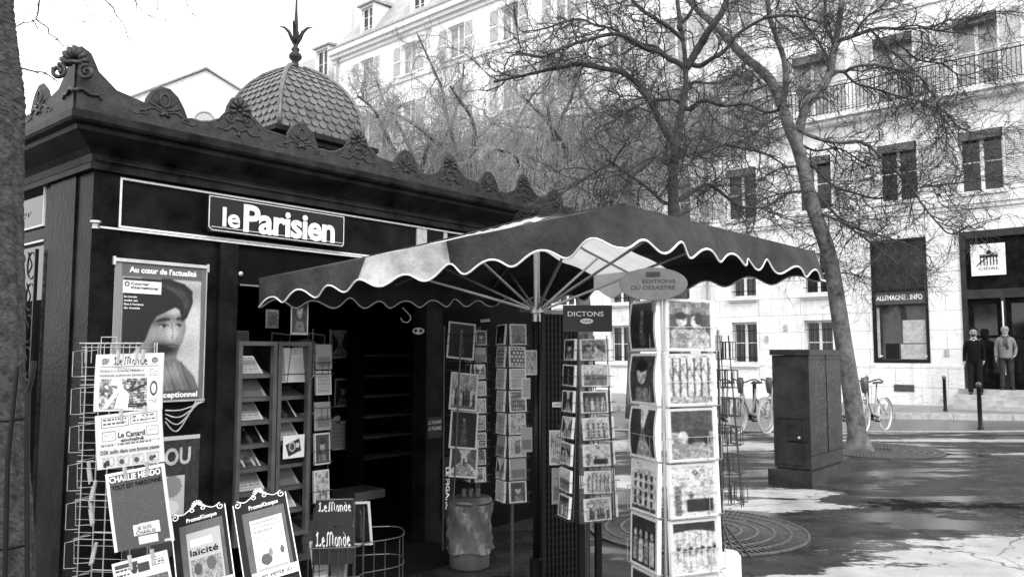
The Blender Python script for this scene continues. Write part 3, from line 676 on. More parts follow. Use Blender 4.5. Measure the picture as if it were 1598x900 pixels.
def ornament_round(mb, cx, y=-.2):
    mb.tube([(cx+.03*math.cos(a), y-.004, 3.045+.04*math.sin(a)) for a in [i*math.pi/6 for i in range(12)]], .009, 6, closed=True)
    for sg in (-1, 1):
        mb.tube(smoothpath([(cx+sg*.02, y-.004, 2.99), (cx+sg*.06, y-.006, 3.0), (cx+sg*.1, y-.004, 3.02)]), [.012, .012, .011, .01, .009, .008, .008, .006, .003], 6)
        mb.tube(smoothpath([(cx+sg*.0, y-.004, 2.965), (cx+sg*.07, y-.006, 2.985), (cx+sg*.12, y-.004, 2.96)])+spiral(cx+sg*.125, 2.945, .022, 0, 1, sg, y-.003, 10), .008, 6)
        mb.tube(smoothpath([(cx+sg*.125, y-.003, 2.945), (cx+sg*.17, y-.004, 2.93), (cx+sg*.2, y, 2.945)]), .006, 6)
        mb.tube([(cx+sg*.03, y-.004, 3.01), (cx+sg*.075, y-.004, 3.06)], [.009, .003], 5)
    mb.tube([(cx-.03, y-.004, 2.95), (cx, y-.01, 2.965), (cx+.03, y-.004, 2.95)], .012, 6)
def crest(L_end, shells, rounds, M, name='crest', big=True, prof=None):
    m = MB(); yb = -.2
    # extrude profile as quads strip
    P_ = prof
    for (xa, za), (xb, zb) in zip(P_[:-1], P_[1:]):
        for q in ([(xa, yb, 2.86), (xb, yb, 2.86), (xb, yb, zb), (xa, yb, za)], [(xb, yb+.03, 2.86), (xa, yb+.03, 2.86), (xa, yb+.03, za), (xb, yb+.03, zb)]): m.add(q, [(0,1,2,3)])
    m.tube([(x, yb+.012, z) for x, z in P_], .014, 6)
    c = m.build(name, M_crest, kio, M=M)
    for fn, lst in ((ornament_shell, shells), (ornament_round, rounds)):
        for x in lst:
            m = MB(); fn(m, x); m.v = [(p[0], -.2+(p[1]+.2)*.7+.002, p[2]) for p in m.v]; m.build('crest_ornament', M_crest2, c, smooth=True)
    return c
SH = [-.17+.965*i for i in range(5)]
prof = []
for k in range(5):
    for t, h in CP[:-1]:
        x = SH[k]+t*.965
        if x <= 4.5:
            hh = h
            if k == 0 and t < .38: hh = h+.045*max(0, 1-t/.34)
            prof.append((x, 2.88+hh))
prof = [(-.19, 2.88+.335)]+prof[0:]
crest(4.5, SH[1:], [x+.475 for x in SH if x < 4], Matrix.Identity(4), prof=prof)
# side crest, mirrored frame: its own x runs away from the corner along the short side
Ms = Matrix(((0, 1, 0, 0), (1, 0, 0, 0), (0, 0, 1, 0), (0, 0, 0, 1)))
SH2 = [-.17+.965*i for i in range(4)]; prof2 = [(-.19, 2.88+.335)]
for k in range(3):
    for t, h in CP[:-1]:
        x = SH2[k]+t*.965
        if x <= 2.65: prof2.append((x, 2.88+h+(.045*max(0, 1-t/.34) if k == 0 and t < .38 else 0)))
c2 = crest(2.6, SH2[1:3], [x+.475 for x in SH2 if x < 2.3], Ms, prof=prof2)
m = MB(); ornament = None
# corner palmette seen square on
for ang, flip in ((0, 0),):
    for i in range(9):
        a = R(-15+i*210/8); cM = T(-.2, -.2, 3.125)@RZ(R(-45))
        m.tube([cM@Vector((.02*math.cos(a), 0, .02*math.sin(a))), cM@Vector((.05*math.cos(a), -.03, .055*math.sin(a))), cM@Vector((.068*math.cos(a), -.012, .085*math.sin(a)+.005))], [.006, .015, .018], 6)
    cM = T(-.2, -.2, 0)@RZ(R(-45))
    for sg in (-1, 1):
        m.tube([cM@Vector(p) for p in spiral(sg*.075, 3.07, .042, math.pi/2, 1.4, sg, -.035)], .012, 6)
        m.tube([cM@Vector(p) for p in smoothpath([(sg*.0, -.008, 2.975), (sg*.03, .018, 2.995), (sg*.06, .05, 2.975), (sg*.09, .082, 2.98), (sg*.105, .1, 2.955)])], [.012]*8+[.01]*5+[.007]*3+[.004], 6)
    m.tube([cM@Vector((-.05, -.035, 3.125)), cM@Vector((.05, -.035, 3.125))], .014, 6)
m.build('corner_palmette', M_crest2, kio, smooth=True)
# sign band
m = MB(); m.box((-.0, -.03, 2.625), (4.36, -.002, 2.665)); m.box((-.0, -.045, 2.652), (4.36, -.031, 2.668)); m.build('moulding', M_cornice, kio)
def outline(mb, x0, z0, x1, z1, t, y0, y1):
    mb.box((x0, y0, z0), (x0+t, y1, z1)); mb.box((x1-t, y0, z0), (x1, y1, z1)); mb.box((x0+t, y0, z0), (x1-t, y1, z0+t)); mb.box((x0+t, y0, z1-t), (x1-t, y1, z1))
m = MB(); outline(m, .15, 2.285, 3.1, 2.585, .012, -.004, .0195); m.box((.04, -.014, 2.268), (3.1, .018, 2.279)); m.build('sign_trim', M_line, kio)
m = MB(); m.box((2.55, .004, 2.3), (2.9, .0195, 2.57)); m.build('light_panel', M_papergrey, kio)
ms = MB(); ms.prism([(.675, 2.345), (.7, 2.322), (1.74, 2.322), (1.755, 2.34), (1.755, 2.555), (.675, 2.555)], -.06, .018); sgn = ms.build('name_board', M_black, kio)
m = MB()
for a, b in zip([(.683, 2.35), (.705, 2.33), (1.735, 2.33), (1.747, 2.345), (1.747, 2.547), (.683, 2.547)], [(.705, 2.33), (1.735, 2.33), (1.747, 2.345), (1.747, 2.547), (.683, 2.547), (.683, 2.35)]): m.tube([(a[0], -.064, a[1]), (b[0], -.064, b[1])], .0035, 5)
m.tube([(.70, -.064, 2.352), (1.745, -.064, 2.352)], .0025, 5)
m.build('board_outline', M_line, sgn)
text('lettering', 'le', sgn, T(.775, -.062, 2.365), w=.125, h=.125, m=M_white, bold=.025, depth=.004)
text('lettering', 'Parisien', sgn, T(.925, -.062, 2.352), w=.74, h=.178, m=M_white, bold=.03, depth=.004, space=.95)
m = MB(); m.lathe([(.03, 0), (.03, .012), (.018, .02), (.016, .035), (.022, .045), (.002, .05)], n=10, M=T(.0, -.05, 2.30)@RX(R(180))); m.build('hinge_knob', M_metal, kio)
m = MB(); m.lathe([(.0155, 0), (.0155, .008), (.002, .012)], n=12, M=T(.945, -.012, 2.07)@RX(R(90))); m.build('door_knob', M_metal, kio)
m = MB(); m.tube([(.94, -.02, 1.995), (1.6, -.02, 1.995)], .006, 6); m.build('rail', M_metal, kio)
# dark header inside the opening
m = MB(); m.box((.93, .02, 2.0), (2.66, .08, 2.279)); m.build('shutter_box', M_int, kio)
# dome
dm = empty('dome', None, None); 
for k_ in ('label', 'category'):
    if k_ in dm: del dm[k_]
bpy.data.objects.remove(dm)
CX, CY = 2.16, 1.2
m = MB(); HB = .52
def sq(mb, prof):
    vs = []
    for h, z in prof: vs += [(CX-h, CY-h, z), (CX+h, CY-h, z), (CX+h, CY+h, z), (CX-h, CY+h, z)]
    fs = []
    for i in range(len(prof)-1):
        for j in range(4): fs.append((i*4+j, i*4+(j+1) % 4, (i+1)*4+(j+1) % 4, (i+1)*4+j))
    fs.append((0,3,2,1)); k_ = (len(prof)-1)*4; fs.append((k_, k_+1, k_+2, k_+3)); mb.add(vs, fs)
sq(m, [(.42, 3.0), (.42, 3.24), (.47, 3.25), (.49, 3.28), (.49, 3.31), (.53, 3.33), (.53, 3.37), (.5, 3.385), (.47, 3.39), (.44, 3.40)])
base_ = m.build('dome_base', M_cornice, kio)
DP = [(.425, 3.39), (.425, 3.46), (.42, 3.54), (.41, 3.62), (.39, 3.7), (.36, 3.78), (.318, 3.86), (.262, 3.94), (.19, 4.01), (.10, 4.065), (.045, 4.085)]
m = MB(); sq(m, [(h-.008, z) for h, z in DP]); dome = m.build('dome', M_dome, kio)
m = MB()
def dprof(s):          # s in 0..1 along profile arc
    L_ = [0]
    for a, b in zip(DP[:-1], DP[1:]): L_.append(L_[-1]+math.hypot(b[0]-a[0], b[1]-a[1]))
    t = s*L_[-1]
    for i in range(len(DP)-1):
        if t <= L_[i+1]:
            u = (t-L_[i])/(L_[i+1]-L_[i]); return DP[i][0]+(DP[i+1][0]-DP[i][0])*u, DP[i][1]+(DP[i+1][1]-DP[i][1])*u
    return DP[-1]
NR = 13
for face in range(4):
    for r_ in range(NR):
        s0 = r_/NR; h0, _ = dprof(s0); nC = max(2, round(2*h0/.088)); 
        sw_ = 2*h0/nC
        for c_ in range(nC+1 if r_ % 2 else nC):
            xc = -h0+sw_*(c_+(.0 if r_ % 2 else .5))
            pts = []
            K_ = 7; top = s0+1.35/NR
            ring = []
            for j in range(K_):       # rounded lower edge
                a = math.pi+math.pi*j/(K_-1); ring.append((math.cos(a)*.5, math.sin(a)*.5))
            ring += [(.5, .6), (-.5, .6)]
            for u, w_ in ring:
                s_ = min(max(s0+(w_+.5)*1.25/NR, 0), .999); hh, zz = dprof(s_); 
                x_ = max(-hh+.004, min(hh-.004, xc+u*sw_*.97)); lift = .016*(1-max(0, min(1, (w_+.5)/1.1)))+.003
                pts.append((x_, hh+lift, zz-.0))
            vs = []
            for x_, hh, zz in pts:
                q = {0: (CX+x_, CY-hh, zz), 1: (CX+hh, CY+x_, zz), 2: (CX-x_, CY+hh, zz), 3: (CX-hh, CY-x_, zz)}[face]; vs.append(q)
            # rim strip gives the scale an edge
            vin = []
            for x_, hh, zz in pts[:K_]:
                hh -= .014; q = {0: (CX+x_, CY-hh, zz), 1: (CX+hh, CY+x_, zz), 2: (CX-x_, CY+hh, zz), 3: (CX-hh, CY-x_, zz)}[face]; vin.append(q)
            n_ = len(vs); m.add(vs+vin, [tuple(range(n_))]+[(i+1, i, n_+i, n_+i+1) for i in range(K_-1)])
m.build('scales', M_dome, dome)
m = MB()
for sx_, sy_ in ((-1,-1),(1,-1),(1,1),(-1,1)): m.tube([(CX+sx_*(h+.006), CY+sy_*(h+.006), z+.004) for h, z in DP], .02, 8)
m.build('ridge', M_dome, dome, smooth=True)
m = MB(); m.lathe([(.07, 4.06), (.09, 4.075), (.06, 4.09), (.035, 4.1), (.03, 4.15), (.055, 4.175), (.06, 4.2), (.045, 4.225), (.025, 4.235), (.04, 4.255), (.035, 4.27), (.02, 4.285), (.026, 4.32), (.022, 4.45), (.012, 4.62), (.004, 5.1)], (CX, CY, 0), 14)
for k_ in range(4):
    a = R(45+90*k_)-KA*0; dx, dy = math.cos(a), math.sin(a)
    m.tube([(CX+dx*r_, CY+dy*r_, z) for r_, z in ((.01, 4.3), (.035, 4.36), (.06, 4.42), (.1, 4.46), (.15, 4.47))], [.012, .02, .018, .012, .003], 6)
m.build('finial', M_crest, dome, smooth=True)
# side wall window signs and ironwork (side frame: x' = distance from corner, facing -x)
MS = Matrix(((0, 1, 0, 0), (-1, 0, 0, 0), (0, 0, 1, 0), (0, 0, 0, 1)))   # local (x,y,z): x -> -kiosk y, y -> kiosk x
m = MB(); outline(m, -2.2, 2.35, -.72, 2.64, .012, -.006, .02); m.box((-2.2, -.006, 2.25), (-.7, -.002, 2.262)); m.build('side_trim', M_line, kio, M=MS)
text('lettering', 'ev', kio, MS@T(-1.3, -.006, 2.46), w=.17, h=.06, m=M_line, shear=.3)
m = MB()
for i in range(9):
    z = .5+i*.2
    m.tube([(-.8+.07*math.cos(a), -.03, z+.085*math.sin(a)) for a in [j*math.pi/8 for j in range(16)]], .006, 5, closed=True)
    m.tube(smoothpath([(-.86, -.03, z-.05), (-.8, -.03, z), (-.84, -.03, z+.05), (-.87, -.03, z+.09)]), .005, 5)
m.box((-.735, -.04, .3), (-.72, -.02, 2.2)); m.build('ironwork', M_black, kio, M=MS)
# tall side poster
P = Paint(30, 80, .45); P.rect(0, 0, 1, .3, .03); P.noise(.4, 3); P.poly([(.35, .28), (.75, .25), (.6, .55), (.45, .6)], .05); P.rect(.0, .62, 1, .9, .55); P.ell(.8, .75, .15, .06, .2); P.rect(.6, .8, .95, .83, .7)
sp_ = tag(obj('poster', grid_mesh('side_poster', P, .5, 1.55, .01), None, KM@MS@T(-1.12, -.06, .35)), 'tall pale magazine poster on the kiosk side beside the near trunk', 'poster')
text('lettering', 'ph', sp_, T(-.16, -.002, 1.36), w=.42, h=.21, m=M_line, bold=.05, depth=.003, shear=.1)
text('lettering', 'MAGA', sp_, T(.05, -.002, 1.25), w=.22, h=.05, m=M_line, bold=.01, depth=.003)
text('lettering', 'S', sp_, T(.12, -.002, .42), h=.06, m=M_ink, bold=.02, depth=.003)
#@@KIOSK_END

# ================================================================== POSTERS on the front wall
def panel(name, P, w, h, M, label, cat, t=.004, group=None, material=None, bend=0, parent=None):
    o = obj(name, grid_mesh(name, P, w, h, t, bend, material), parent, M)
    if parent is None: tag(o, label, cat, group)
    return o
P = Paint(170, 240, .11)
P.rect(.075, .10, .955, .925, .5); P.soft(.9, .45, .2, .5, .15); P.soft(.9, .2, .2, .1, -.2); P.soft(.85, .6, .08, .1, -.12)
P.poly([(.3, .95), (.28, .55), (.42, .38), (.66, .3), (.77, .36), (.79, .47), (.76, .56), (.70, .64), (.66, .95)], .3)           # head and neck
P.soft(.64, .50, .07, .07, .28); P.soft(.5, .54, .12, .07, .12); P.soft(.52, .41, .13, .025, -.2, -.25); P.soft(.72, .395, .05, .02, -.22, -.1); P.soft(.65, .34, .08, .04, .25)
P.poly([(.42, .425), (.5, .395), (.60, .39), (.61, .405), (.52, .415)], .02); P.poly([(.67, .39), (.74, .375), (.75, .385), (.68, .405)], .02)
P.ell(.535, .452, .05, .013, .5); P.ell(.54, .452, .02, .013, .02); P.ell(.705, .445, .028, .012, .5); P.ell(.71, .445, .014, .012, .02); P.line([(.48, .448), (.53, .437), (.59, .45)], .005, .02); P.line([(.675, .44), (.71, .432), (.735, .442)], .005, .02)
P.soft(.64, .545, .012, .01, -.2); P.soft(.69, .545, .012, .01, -.2); P.line([(.62, .42), (.645, .5), (.635, .535)], .005, .16)
P.soft(.6, .62, .14, .05, -.3); P.soft(.48, .62, .09, .08, -.24); P.line([(.58, .595), (.64, .588), (.70, .6)], .006, .05); P.soft(.64, .6, .05, .008, .1)
P.poly([(.09, .11), (.09, .66), (.2, .66), (.34, .56), (.40, .44), (.46, .38), (.66, .31), (.71, .33), (.745, .42), (.80, .38), (.86, .27), (.85, .18), (.76, .13), (.6, .10)], .014)
for i in range(9): P.line([(.46+.03*i, .14+.008*i), (.64+.02*i, .17+.017*i), (.80-.006*i, .25+.017*i)], .0035, .09 if i % 2 else .05)
P.soft(.74, .2, .07, .02, .07, .5); P.soft(.8, .28, .03, .04, .06); P.soft(.6, .16, .1, .012, .05, .3)
P.poly([(.075, .7), (.3, .66), (.5, .72), (.64, .68), (.75, .72), (.9, .83), (.955, .925), (.075, .925)], .2)
for i in range(8): P.line([(.12+.09*i, .72), (.2+.085*i, .82), (.24+.09*i, .925)], .006, .07 if i % 2 else .33)
P.soft(.6, .8, .15, .06, .15); P.blur(2); P.noise(.22, 1); P.blur(1); P.noise(.1, 1)
P.rect(.0, 0, 1, .095, .16); P.rect(.0, .93, 1, 1, .12); P.rect(0, 0, .07, 1, .3); P.rect(.96, 0, 1, 1, .2)
pf = empty('courier_poster', 'framed portrait poster of a man in a dark head cloth on kiosk wall', 'poster', KM@T(.42, -.001, 1.262))
pf.name = 'wall_poster'
panel('print', P, .565, .82, T(0, -.006, 0), None, None, parent=pf)
m = MB(); m.box((-.29, -.018, .822), (.29, .0, .842)); m.box((-.295, -.018, -.012), (.295, .0, -.001)); m.box((.284, -.012, 0), (.292, 0, .82)); m.box((-.3, -.02, .80), (-.285, -.002, .85)); m.box((.285, -.02, .8), (.3, -.002, .85)); m.build('poster_frame', M_metal, pf)
text('lettering', 'Au cœur de l’actualité', pf, T(-.2, -.007, .765), w=.42, h=.034, m=M_white, bold=.03)
text('lettering', 'exceptionnel', pf, T(-.02, -.007, .016), w=.27, h=.034, m=M_white, bold=.03)
m = MB(); m.box((-.235, -.011, .64), (-.005, -.0075, .715)); cb_ = m.build('caption_box', M_paper, pf)
text('lettering', 'Courrier', pf, T(-.19, -.0125, .69), w=.11, h=.017, m=M_ink, bold=.02); text('lettering', 'international', pf, T(-.19, -.0125, .667), w=.165, h=.017, m=M_ink, bold=.02)
m = MB(); m.tube([(-.213+.012*math.cos(a), -.013, .694+.012*math.sin(a)) for a in [i*math.pi/6 for i in range(12)]], .003, 5, closed=True); m.build('globe_mark', M_black, pf)
for i, s_ in enumerate(('le monde', 'entier est', 'face à l’urgence', 'du monde')): text('lettering', s_, pf, T(-.225, -.0075, .613-i*.022), w=(.075, .08, .115, .095)[i], h=.012, m=M_white, bold=.02)
# lower poster, half hidden
P = Paint(60, 90, .05); P.noise(.4, 3); P.rect(.1, .33, .8, .68, .55); P.ell(.35, .5, .16, .1, .25); P.ell(.62, .42, .14, .09, .3); P.ell(.55, .6, .18, .07, .7); P.rect(0, 0, 1, .035, .6); P.ell(.6, .85, .3, .1, .1); P.ell(.25, .82, .18, .07, .12)
q0 = kpt(254, 693, 0); q1 = kpt(314, 684, 0)
lp = panel('poster', P, .46, .72, KM@T(.47, -.004, .32), 'dark lower wall poster with a pale picture behind the newspaper rack', 'poster')
text('lettering', 'CLOU', lp, T(-.13, -.002, .55), w=.3, h=.1, m=M_papergrey, bold=.03, depth=.003)
# loose wires hanging under the poster
m = MB()
for i in range(4):
    a = at(258, 640+i*6, 4.72); b = at(318-4*i, 626, 4.86+.02*i); mid = (a+b)/2+Vector((0, -.04, -.02-.03*i))
    m.tube(smoothpath([a, mid, b], 8), .004, 5)
tag(m.build('wire_bundle', M_papergrey), 'loose pale wires drooping below the portrait poster', 'wires')
#@@POSTERS_END

# ================================================================== PARASOL
par = empty('market_parasol', 'large rectangular market parasol of dark canvas with one white stripe', 'parasol', KM@T(2.15, -1.56, 0))
HX, HY = 1.16, 1.4
ZC = {(-1, 1): 1.86, (-1, -1): 2.02, (1, -1): 2.04, (1, 1): 1.97}      # bottom of the valance at the four corners (x sign, y sign)
def zedge(x, y):
    u = (x/HX+1)/2; v = (y/HY+1)/2
    return (ZC[(-1,-1)]*(1-u)+ZC[(1,-1)]*u)*(1-v)+(ZC[(-1,1)]*(1-u)+ZC[(1,1)]*u)*v
VH = .165
def ztop(x, y):
    k_ = max(abs(x)/HX, abs(y)/HY); ze = zedge(x/max(k_, 1e-6)*1.0 if k_ > 0 else 0, y/max(k_, 1e-6)*1.0 if k_ > 0 else 0)+VH
    za = 2.44; s = 1-k_
    return ze+(za-ze)*(s**.92)-.03*math.sin(math.pi*s)+.006*math.sin(9*x+5*y)*s+.035*s*(1-s)*math.sin(22*math.atan2(y, x)+3*s)+.010*s*(1-s)*math.sin(41*math.atan2(y, x))
N_ = 48
m = MB()
xs = [-HX+2*HX*i/N_ for i in range(N_+1)]; ys = [-HY+2*HY*i/N_ for i in range(N_+1)]
vs = [(x, y, ztop(x, y)) for y in ys for x in xs]
m.add(vs, [])
def white(y): return -.31 < y < .34
for j in range(N_):
    for i in range(N_):
        m.f.append((j*(N_+1)+i, j*(N_+1)+i+1, (j+1)*(N_+1)+i+1, (j+1)*(N_+1)+i)); m.m.append(1 if white((ys[j]+ys[j+1])/2) else 0)
m.build('canopy', [M_canvas, M_canvas_w], par, smooth=True)
rim = []
v = MB(); pipe = MB()
def edge_pts():
    n = 150; out = []
    cs = [(-HX, HY), (-HX, -HY), (HX, -HY), (HX, HY), (-HX, HY)]
    for (xa, ya), (xb, yb) in zip(cs[:-1], cs[1:]):
        L_ = math.hypot(xb-xa, yb-ya); k_ = int(L_/.02)
        for i in range(k_): out.append((xa+(xb-xa)*i/k_, ya+(yb-ya)*i/k_, L_*i/k_, L_))
    return out
ep = edge_pts(); bot = []; LOBE = [random.uniform(.72, 1.2) for _ in range(60)]
for (x, y, s, L_) in ep:
    per = L_/round(L_/.3); ph = s/per*2*math.pi
    z = zedge(x, y)+.034*(1+math.cos(ph+math.pi))*(LOBE[int(s/per+.0)]*(.5-.5*math.cos(ph))+1*(.5+.5*math.cos(ph)))-.02+.006*math.sin(2.3*s+y)
    sw_ = .026*math.sin(3.1*s+x)+.02*math.sin(7*s)+.012*math.sin(17*s+1)
    nx_, ny_ = (x/HX if abs(abs(x)-HX) < 1e-6 else 0), (y/HY if abs(abs(y)-HY) < 1e-6 else 0)
    bot.append((x+nx_*sw_+nx_*.01, y+ny_*sw_+ny_*.01, z))
n = len(ep)
vs = []
for k_ in range(n):
    x, y = ep[k_][:2]; zt = ztop(x, y)+.001; b = bot[k_]
    for t in (0, .35, .7, 1): vs.append((x+(b[0]-x)*t, y+(b[1]-y)*t, zt+(b[2]-zt)*t))
v.add(vs, [])
for k_ in range(n):
    k2 = (k_+1) % n
    on_side = abs(abs(ep[k_][0])-HX) < 1e-6
    for t in range(3):
        v.f.append((k_*4+t, k2*4+t, k2*4+t+1, k_*4+t+1)); v.m.append(1 if (on_side and white(ep[k_][1])) else 0)
v.build('valance', [M_canvas, M_canvas_w], par, smooth=True)
pipe.tube(bot, .0055, 5, closed=True); pipe.build('piping', M_white, par)
m = MB(); m.tube([(0, 0, .06), (0, 0, 2.42)], .021, 12); m.build('pole', M_metal, par, smooth=True)
m = MB()
for sx_, sy_ in ((-1,-1),(1,-1),(1,1),(-1,1)): m.tube([(sx_*HX*t, sy_*HY*t, ztop(sx_*HX*t, sy_*HY*t)+.003) for t in [i/16 for i in range(17)]], .005, 5)
m.build('seam', M_canvas, par)
m = MB(); m.tube([(0, 0, .05), (0, 0, 1.795)], .028, 12); m.build('pole_sleeve', M_black, par, smooth=True)
m = MB(); m.lathe([(.03, 0), (.045, .005), (.045, .045), (.03, .05)], (0, 0, 1.80), 12); m.lathe([(.03, 0), (.03, .05)], (0, 0, 1.75), 10); m.build('hub', M_metal, par)
for k_ in range(8):
    ends = [(-1, -1), (0, -1), (1, -1), (1, 0), (1, 1), (0, 1), (-1, 1), (-1, 0)][k_]
    ex, ey = ends[0]*HX*.985, ends[1]*HY*.985; r_ = MB()
    pts = [(ex*t, ey*t, ztop(ex*t, ey*t)-.022) for t in (0.02, .25, .5, .75, 1)]
    r_.tube(pts, .009, 6); rb = r_.build('rib', M_metal, par)
    s_ = MB(); t = .62; s_.tube([(ends[0]*.035, ends[1]*.035, 1.83), (ex*t, ey*t, ztop(ex*t, ey*t)-.035)], .0085, 6); s_.build('strut', M_metal, rb)
m = MB()
for a in (0, 90, 180, 270): m.box((-.03, .02, .035), (.03, .82, .075), RZ(R(a+20)))
m.lathe([(.05, .03), (.05, .25), (.03, .26)], n=12); m.build('foot', M_black, par)
#@@PARASOL_END

# ================================================================== PRINTED CARDS
def art(kind, w=28, h=36):
    P = Paint(w, h, .72); x0, y0, x1, y1 = .06, .05, .94, .95
    r = random.random
    if kind == 'tower':
        P.rect(x0, y0, x1, y1, .3); P.poly([(.5, .12), (.53, .5), (.6, .7), (.72, .9), (.58, .9), (.5, .78), (.42, .9), (.28, .9), (.4, .7), (.47, .5)], .04); P.rect(x0, .88, x1, y1, .08); P.noise(.2, 2)
    elif kind == 'crowd':
        P.rect(x0, y0, x1, y1, .5)
        P.rect(x0, .7, x1, y1, .25)
        for i in range(9):
            cx = .12+.095*i; hh = .3+.2*r(); v = .03 if r() < .6 else .7
            P.rect(cx-.03, hh+.07, cx+.03, .88, v); P.ell(cx, hh, .03, .045, .55 if v < .1 else .2)
    elif kind == 'group':
        P.rect(x0, y0, x1, y1, .08)
        for i in range(4):
            cx = .2+.2*i; P.poly([(cx-.08, .9), (cx-.07, .45), (cx+.07, .45), (cx+.08, .9)], .7 if i % 2 else .35); P.ell(cx, .36, .05, .08, .5)
    elif kind == 'street':
        P.rect(x0, y0, x1, .5, .7); P.poly([(x0, y0), (.4, .4), (.4, .6), (x0, .8)], .1); P.poly([(x1, y0), (.62, .42), (.62, .6), (x1, .8)], .2); P.poly([(.4, .58), (.62, .58), (x1, y1), (x0, y1)], .4); P.rect(.48, .5, .53, .7, .02); P.noise(.25, 1)
    elif kind == 'trees':
        P.rect(x0, y0, x1, y1, .7)
        for i in range(6):
            cx = .12+.15*i; P.line([(cx, .9), (cx+.02, .1)], .018, .04); P.line([(cx, .4), (cx+.1, .2)], .01, .1); P.line([(cx, .5), (cx-.08, .3)], .01, .1)
        P.rect(x0, .82, x1, y1, .45)
    elif kind == 'honeycomb':
        P.rect(x0, y0, x1, y1, .08)
        for j in range(5):
            for i in range(4): P.ell(.17+.22*i+(.11 if j % 2 else 0), .14+.18*j, .085, .065, .5)
    elif kind == 'lozenges':
        P.rect(x0, y0, x1, y1, .04)
        for j in range(4):
            for i in range(7): P.ell(.13+.125*i, .17+.22*j, .045, .085, .12+.35*r())
    elif kind == 'flowers':
        P.rect(x0, y0, x1, y1, .55)
        for i in range(12):
            cx, cy = .12+.76*r(), .1+.8*r()
            P.ell(cx, cy, .09, .06, .2+.2*r()); P.ell(cx, cy, .03, .02, .7)
    elif kind == 'bear':
        P.rect(x0, y0, x1, y1, .6); P.ell(.5, .62, .2, .24, .22); P.ell(.5, .34, .15, .13, .25); P.ell(.37, .22, .06, .05, .2); P.ell(.63, .22, .06, .05, .2); P.ell(.5, .38, .05, .04, .6)
    elif kind == 'portrait':
        P.rect(x0, y0, x1, y1, .1); P.ell(.5, .4, .17, .2, .5); P.poly([(.2, .95), (.3, .68), (.7, .68), (.8, .95)], .3); P.ell(.5, .25, .2, .12, .03); P.noise(.15, 1)
    elif kind == 'room':
        P.rect(x0, y0, x1, y1, .72); P.rect(.1, .4, .25, .95, .3); P.rect(.35, .66, .9, .9, .05); P.ell(.45, .58, .05, .07, .15); P.ell(.72, .56, .05, .07, .2); P.rect(.68, .3, .92, .62, .6); P.ell(.55, .17, .06, .05, .03); P.ell(.55, .17, .035, .03, .6)
    elif kind == 'couple':
        P.rect(x0, y0, x1, y1, .12); P.rect(x0, y0, x1, .3, .3); P.poly([(.08, .95), (.1, .62), (.3, .48), (.5, .6), (.55, .95)], .4); P.poly([(.45, .95), (.5, .6), (.72, .5), (.92, .7), (.92, .95)], .55)
        P.ell(.33, .42, .11, .12, .62); P.ell(.62, .44, .1, .12, .7); P.ell(.3, .33, .12, .07, .02); P.ell(.68, .38, .08, .12, .05); P.ell(.42, .22, .06, .06, .5)
    elif kind == 'facade':
        P.rect(x0, y0, x1, y1, .6); P.poly([(x0, y0), (x1, y0), (x1, .12), (x0, .2)], .68)
        for j in range(4):
            for i in range(4): P.rect(.14+.2*i, .26+.16*j, .23+.2*i, .37+.16*j, .06)
        P.rect(x0, .88, x1, y1, .12)
    elif kind == 'lane':
        P.rect(x0, y0, x1, y1, .08); P.poly([(.4, y0), (.7, y0), (.56, .45), (.5, .45)], .7); P.poly([(.5, .45), (.56, .45), (.85, y1), (.25, y1)], .42); P.rect(.52, .42, .56, .6, .02); P.ell(.54, .4, .02, .025, .1)
    elif kind == 'boats':
        P.rect(x0, y0, x1, .45, .68); P.rect(x0, .45, x1, y1, .3)
        for i in range(4): cx = .2+.2*i; P.poly([(cx-.08, .6), (cx+.09, .6), (cx+.05, .66), (cx-.05, .66)], .04); P.line([(cx, .6), (cx, .25)], .008, .05)
    elif kind == 'rows':
        P.rect(x0, y0, x1, y1, .5)
        for j in range(6): P.greek(.1, .1+.14*j, .9, .16+.14*j, 2, .1)
    elif kind == 'car':
        P.rect(x0, y0, x1, .45, .12); P.rect(x0, .45, x1, y1, .42); P.ell(.6, .52, .26, .14, .08); P.ell(.45, .62, .07, .06, .02); P.ell(.8, .62, .07, .06, .02); P.ell(.3, .55, .1, .12, .65); P.noise(.3, 1)
    elif kind == 'dark':
        P.rect(x0, y0, x1, y1, .04); P.poly([(.4, .9), (.45, .3), (.55, .3), (.62, .9)], .15); P.ell(.5, .25, .05, .06, .3); P.noise(.6, 3)
    elif kind == 'fair':
        P.rect(x0, y0, x1, y1, .72); P.poly([(x0, y0), (x1, y0), (x1, .25), (.5, .18), (x0, .22)], .06)
        for i in range(7): cx = .14+.125*i; P.line([(cx, .2), (cx, .85)], .008, .12); P.ell(cx+.02, .52+.03*(i % 2), .05, .035, .08); P.rect(cx-.02, .54, cx, .66, .08)
        P.noise(.1, 1)
    elif kind == 'plaingrey':
        P.rect(0, 0, 1, 1, .35); P.rect(.1, .5, .9, .9, .2)
    if kind not in ('plaingrey', 'rows', 'honeycomb', 'lozenges'):
        inn = (P.X > x0) & (P.X < x1) & (P.Y > y0) & (P.Y < y1); sv = P.a.copy()
        P.blur(1); P.noise(.3, max(2, w//9)); P.blur(2); P.noise(.3, max(2, w//20)); P.blur(1); P.noise(.22, 1)
        P.a = np.where(inn, .85*np.clip(P.a, .01, .75)**1.1, .62)
    return P
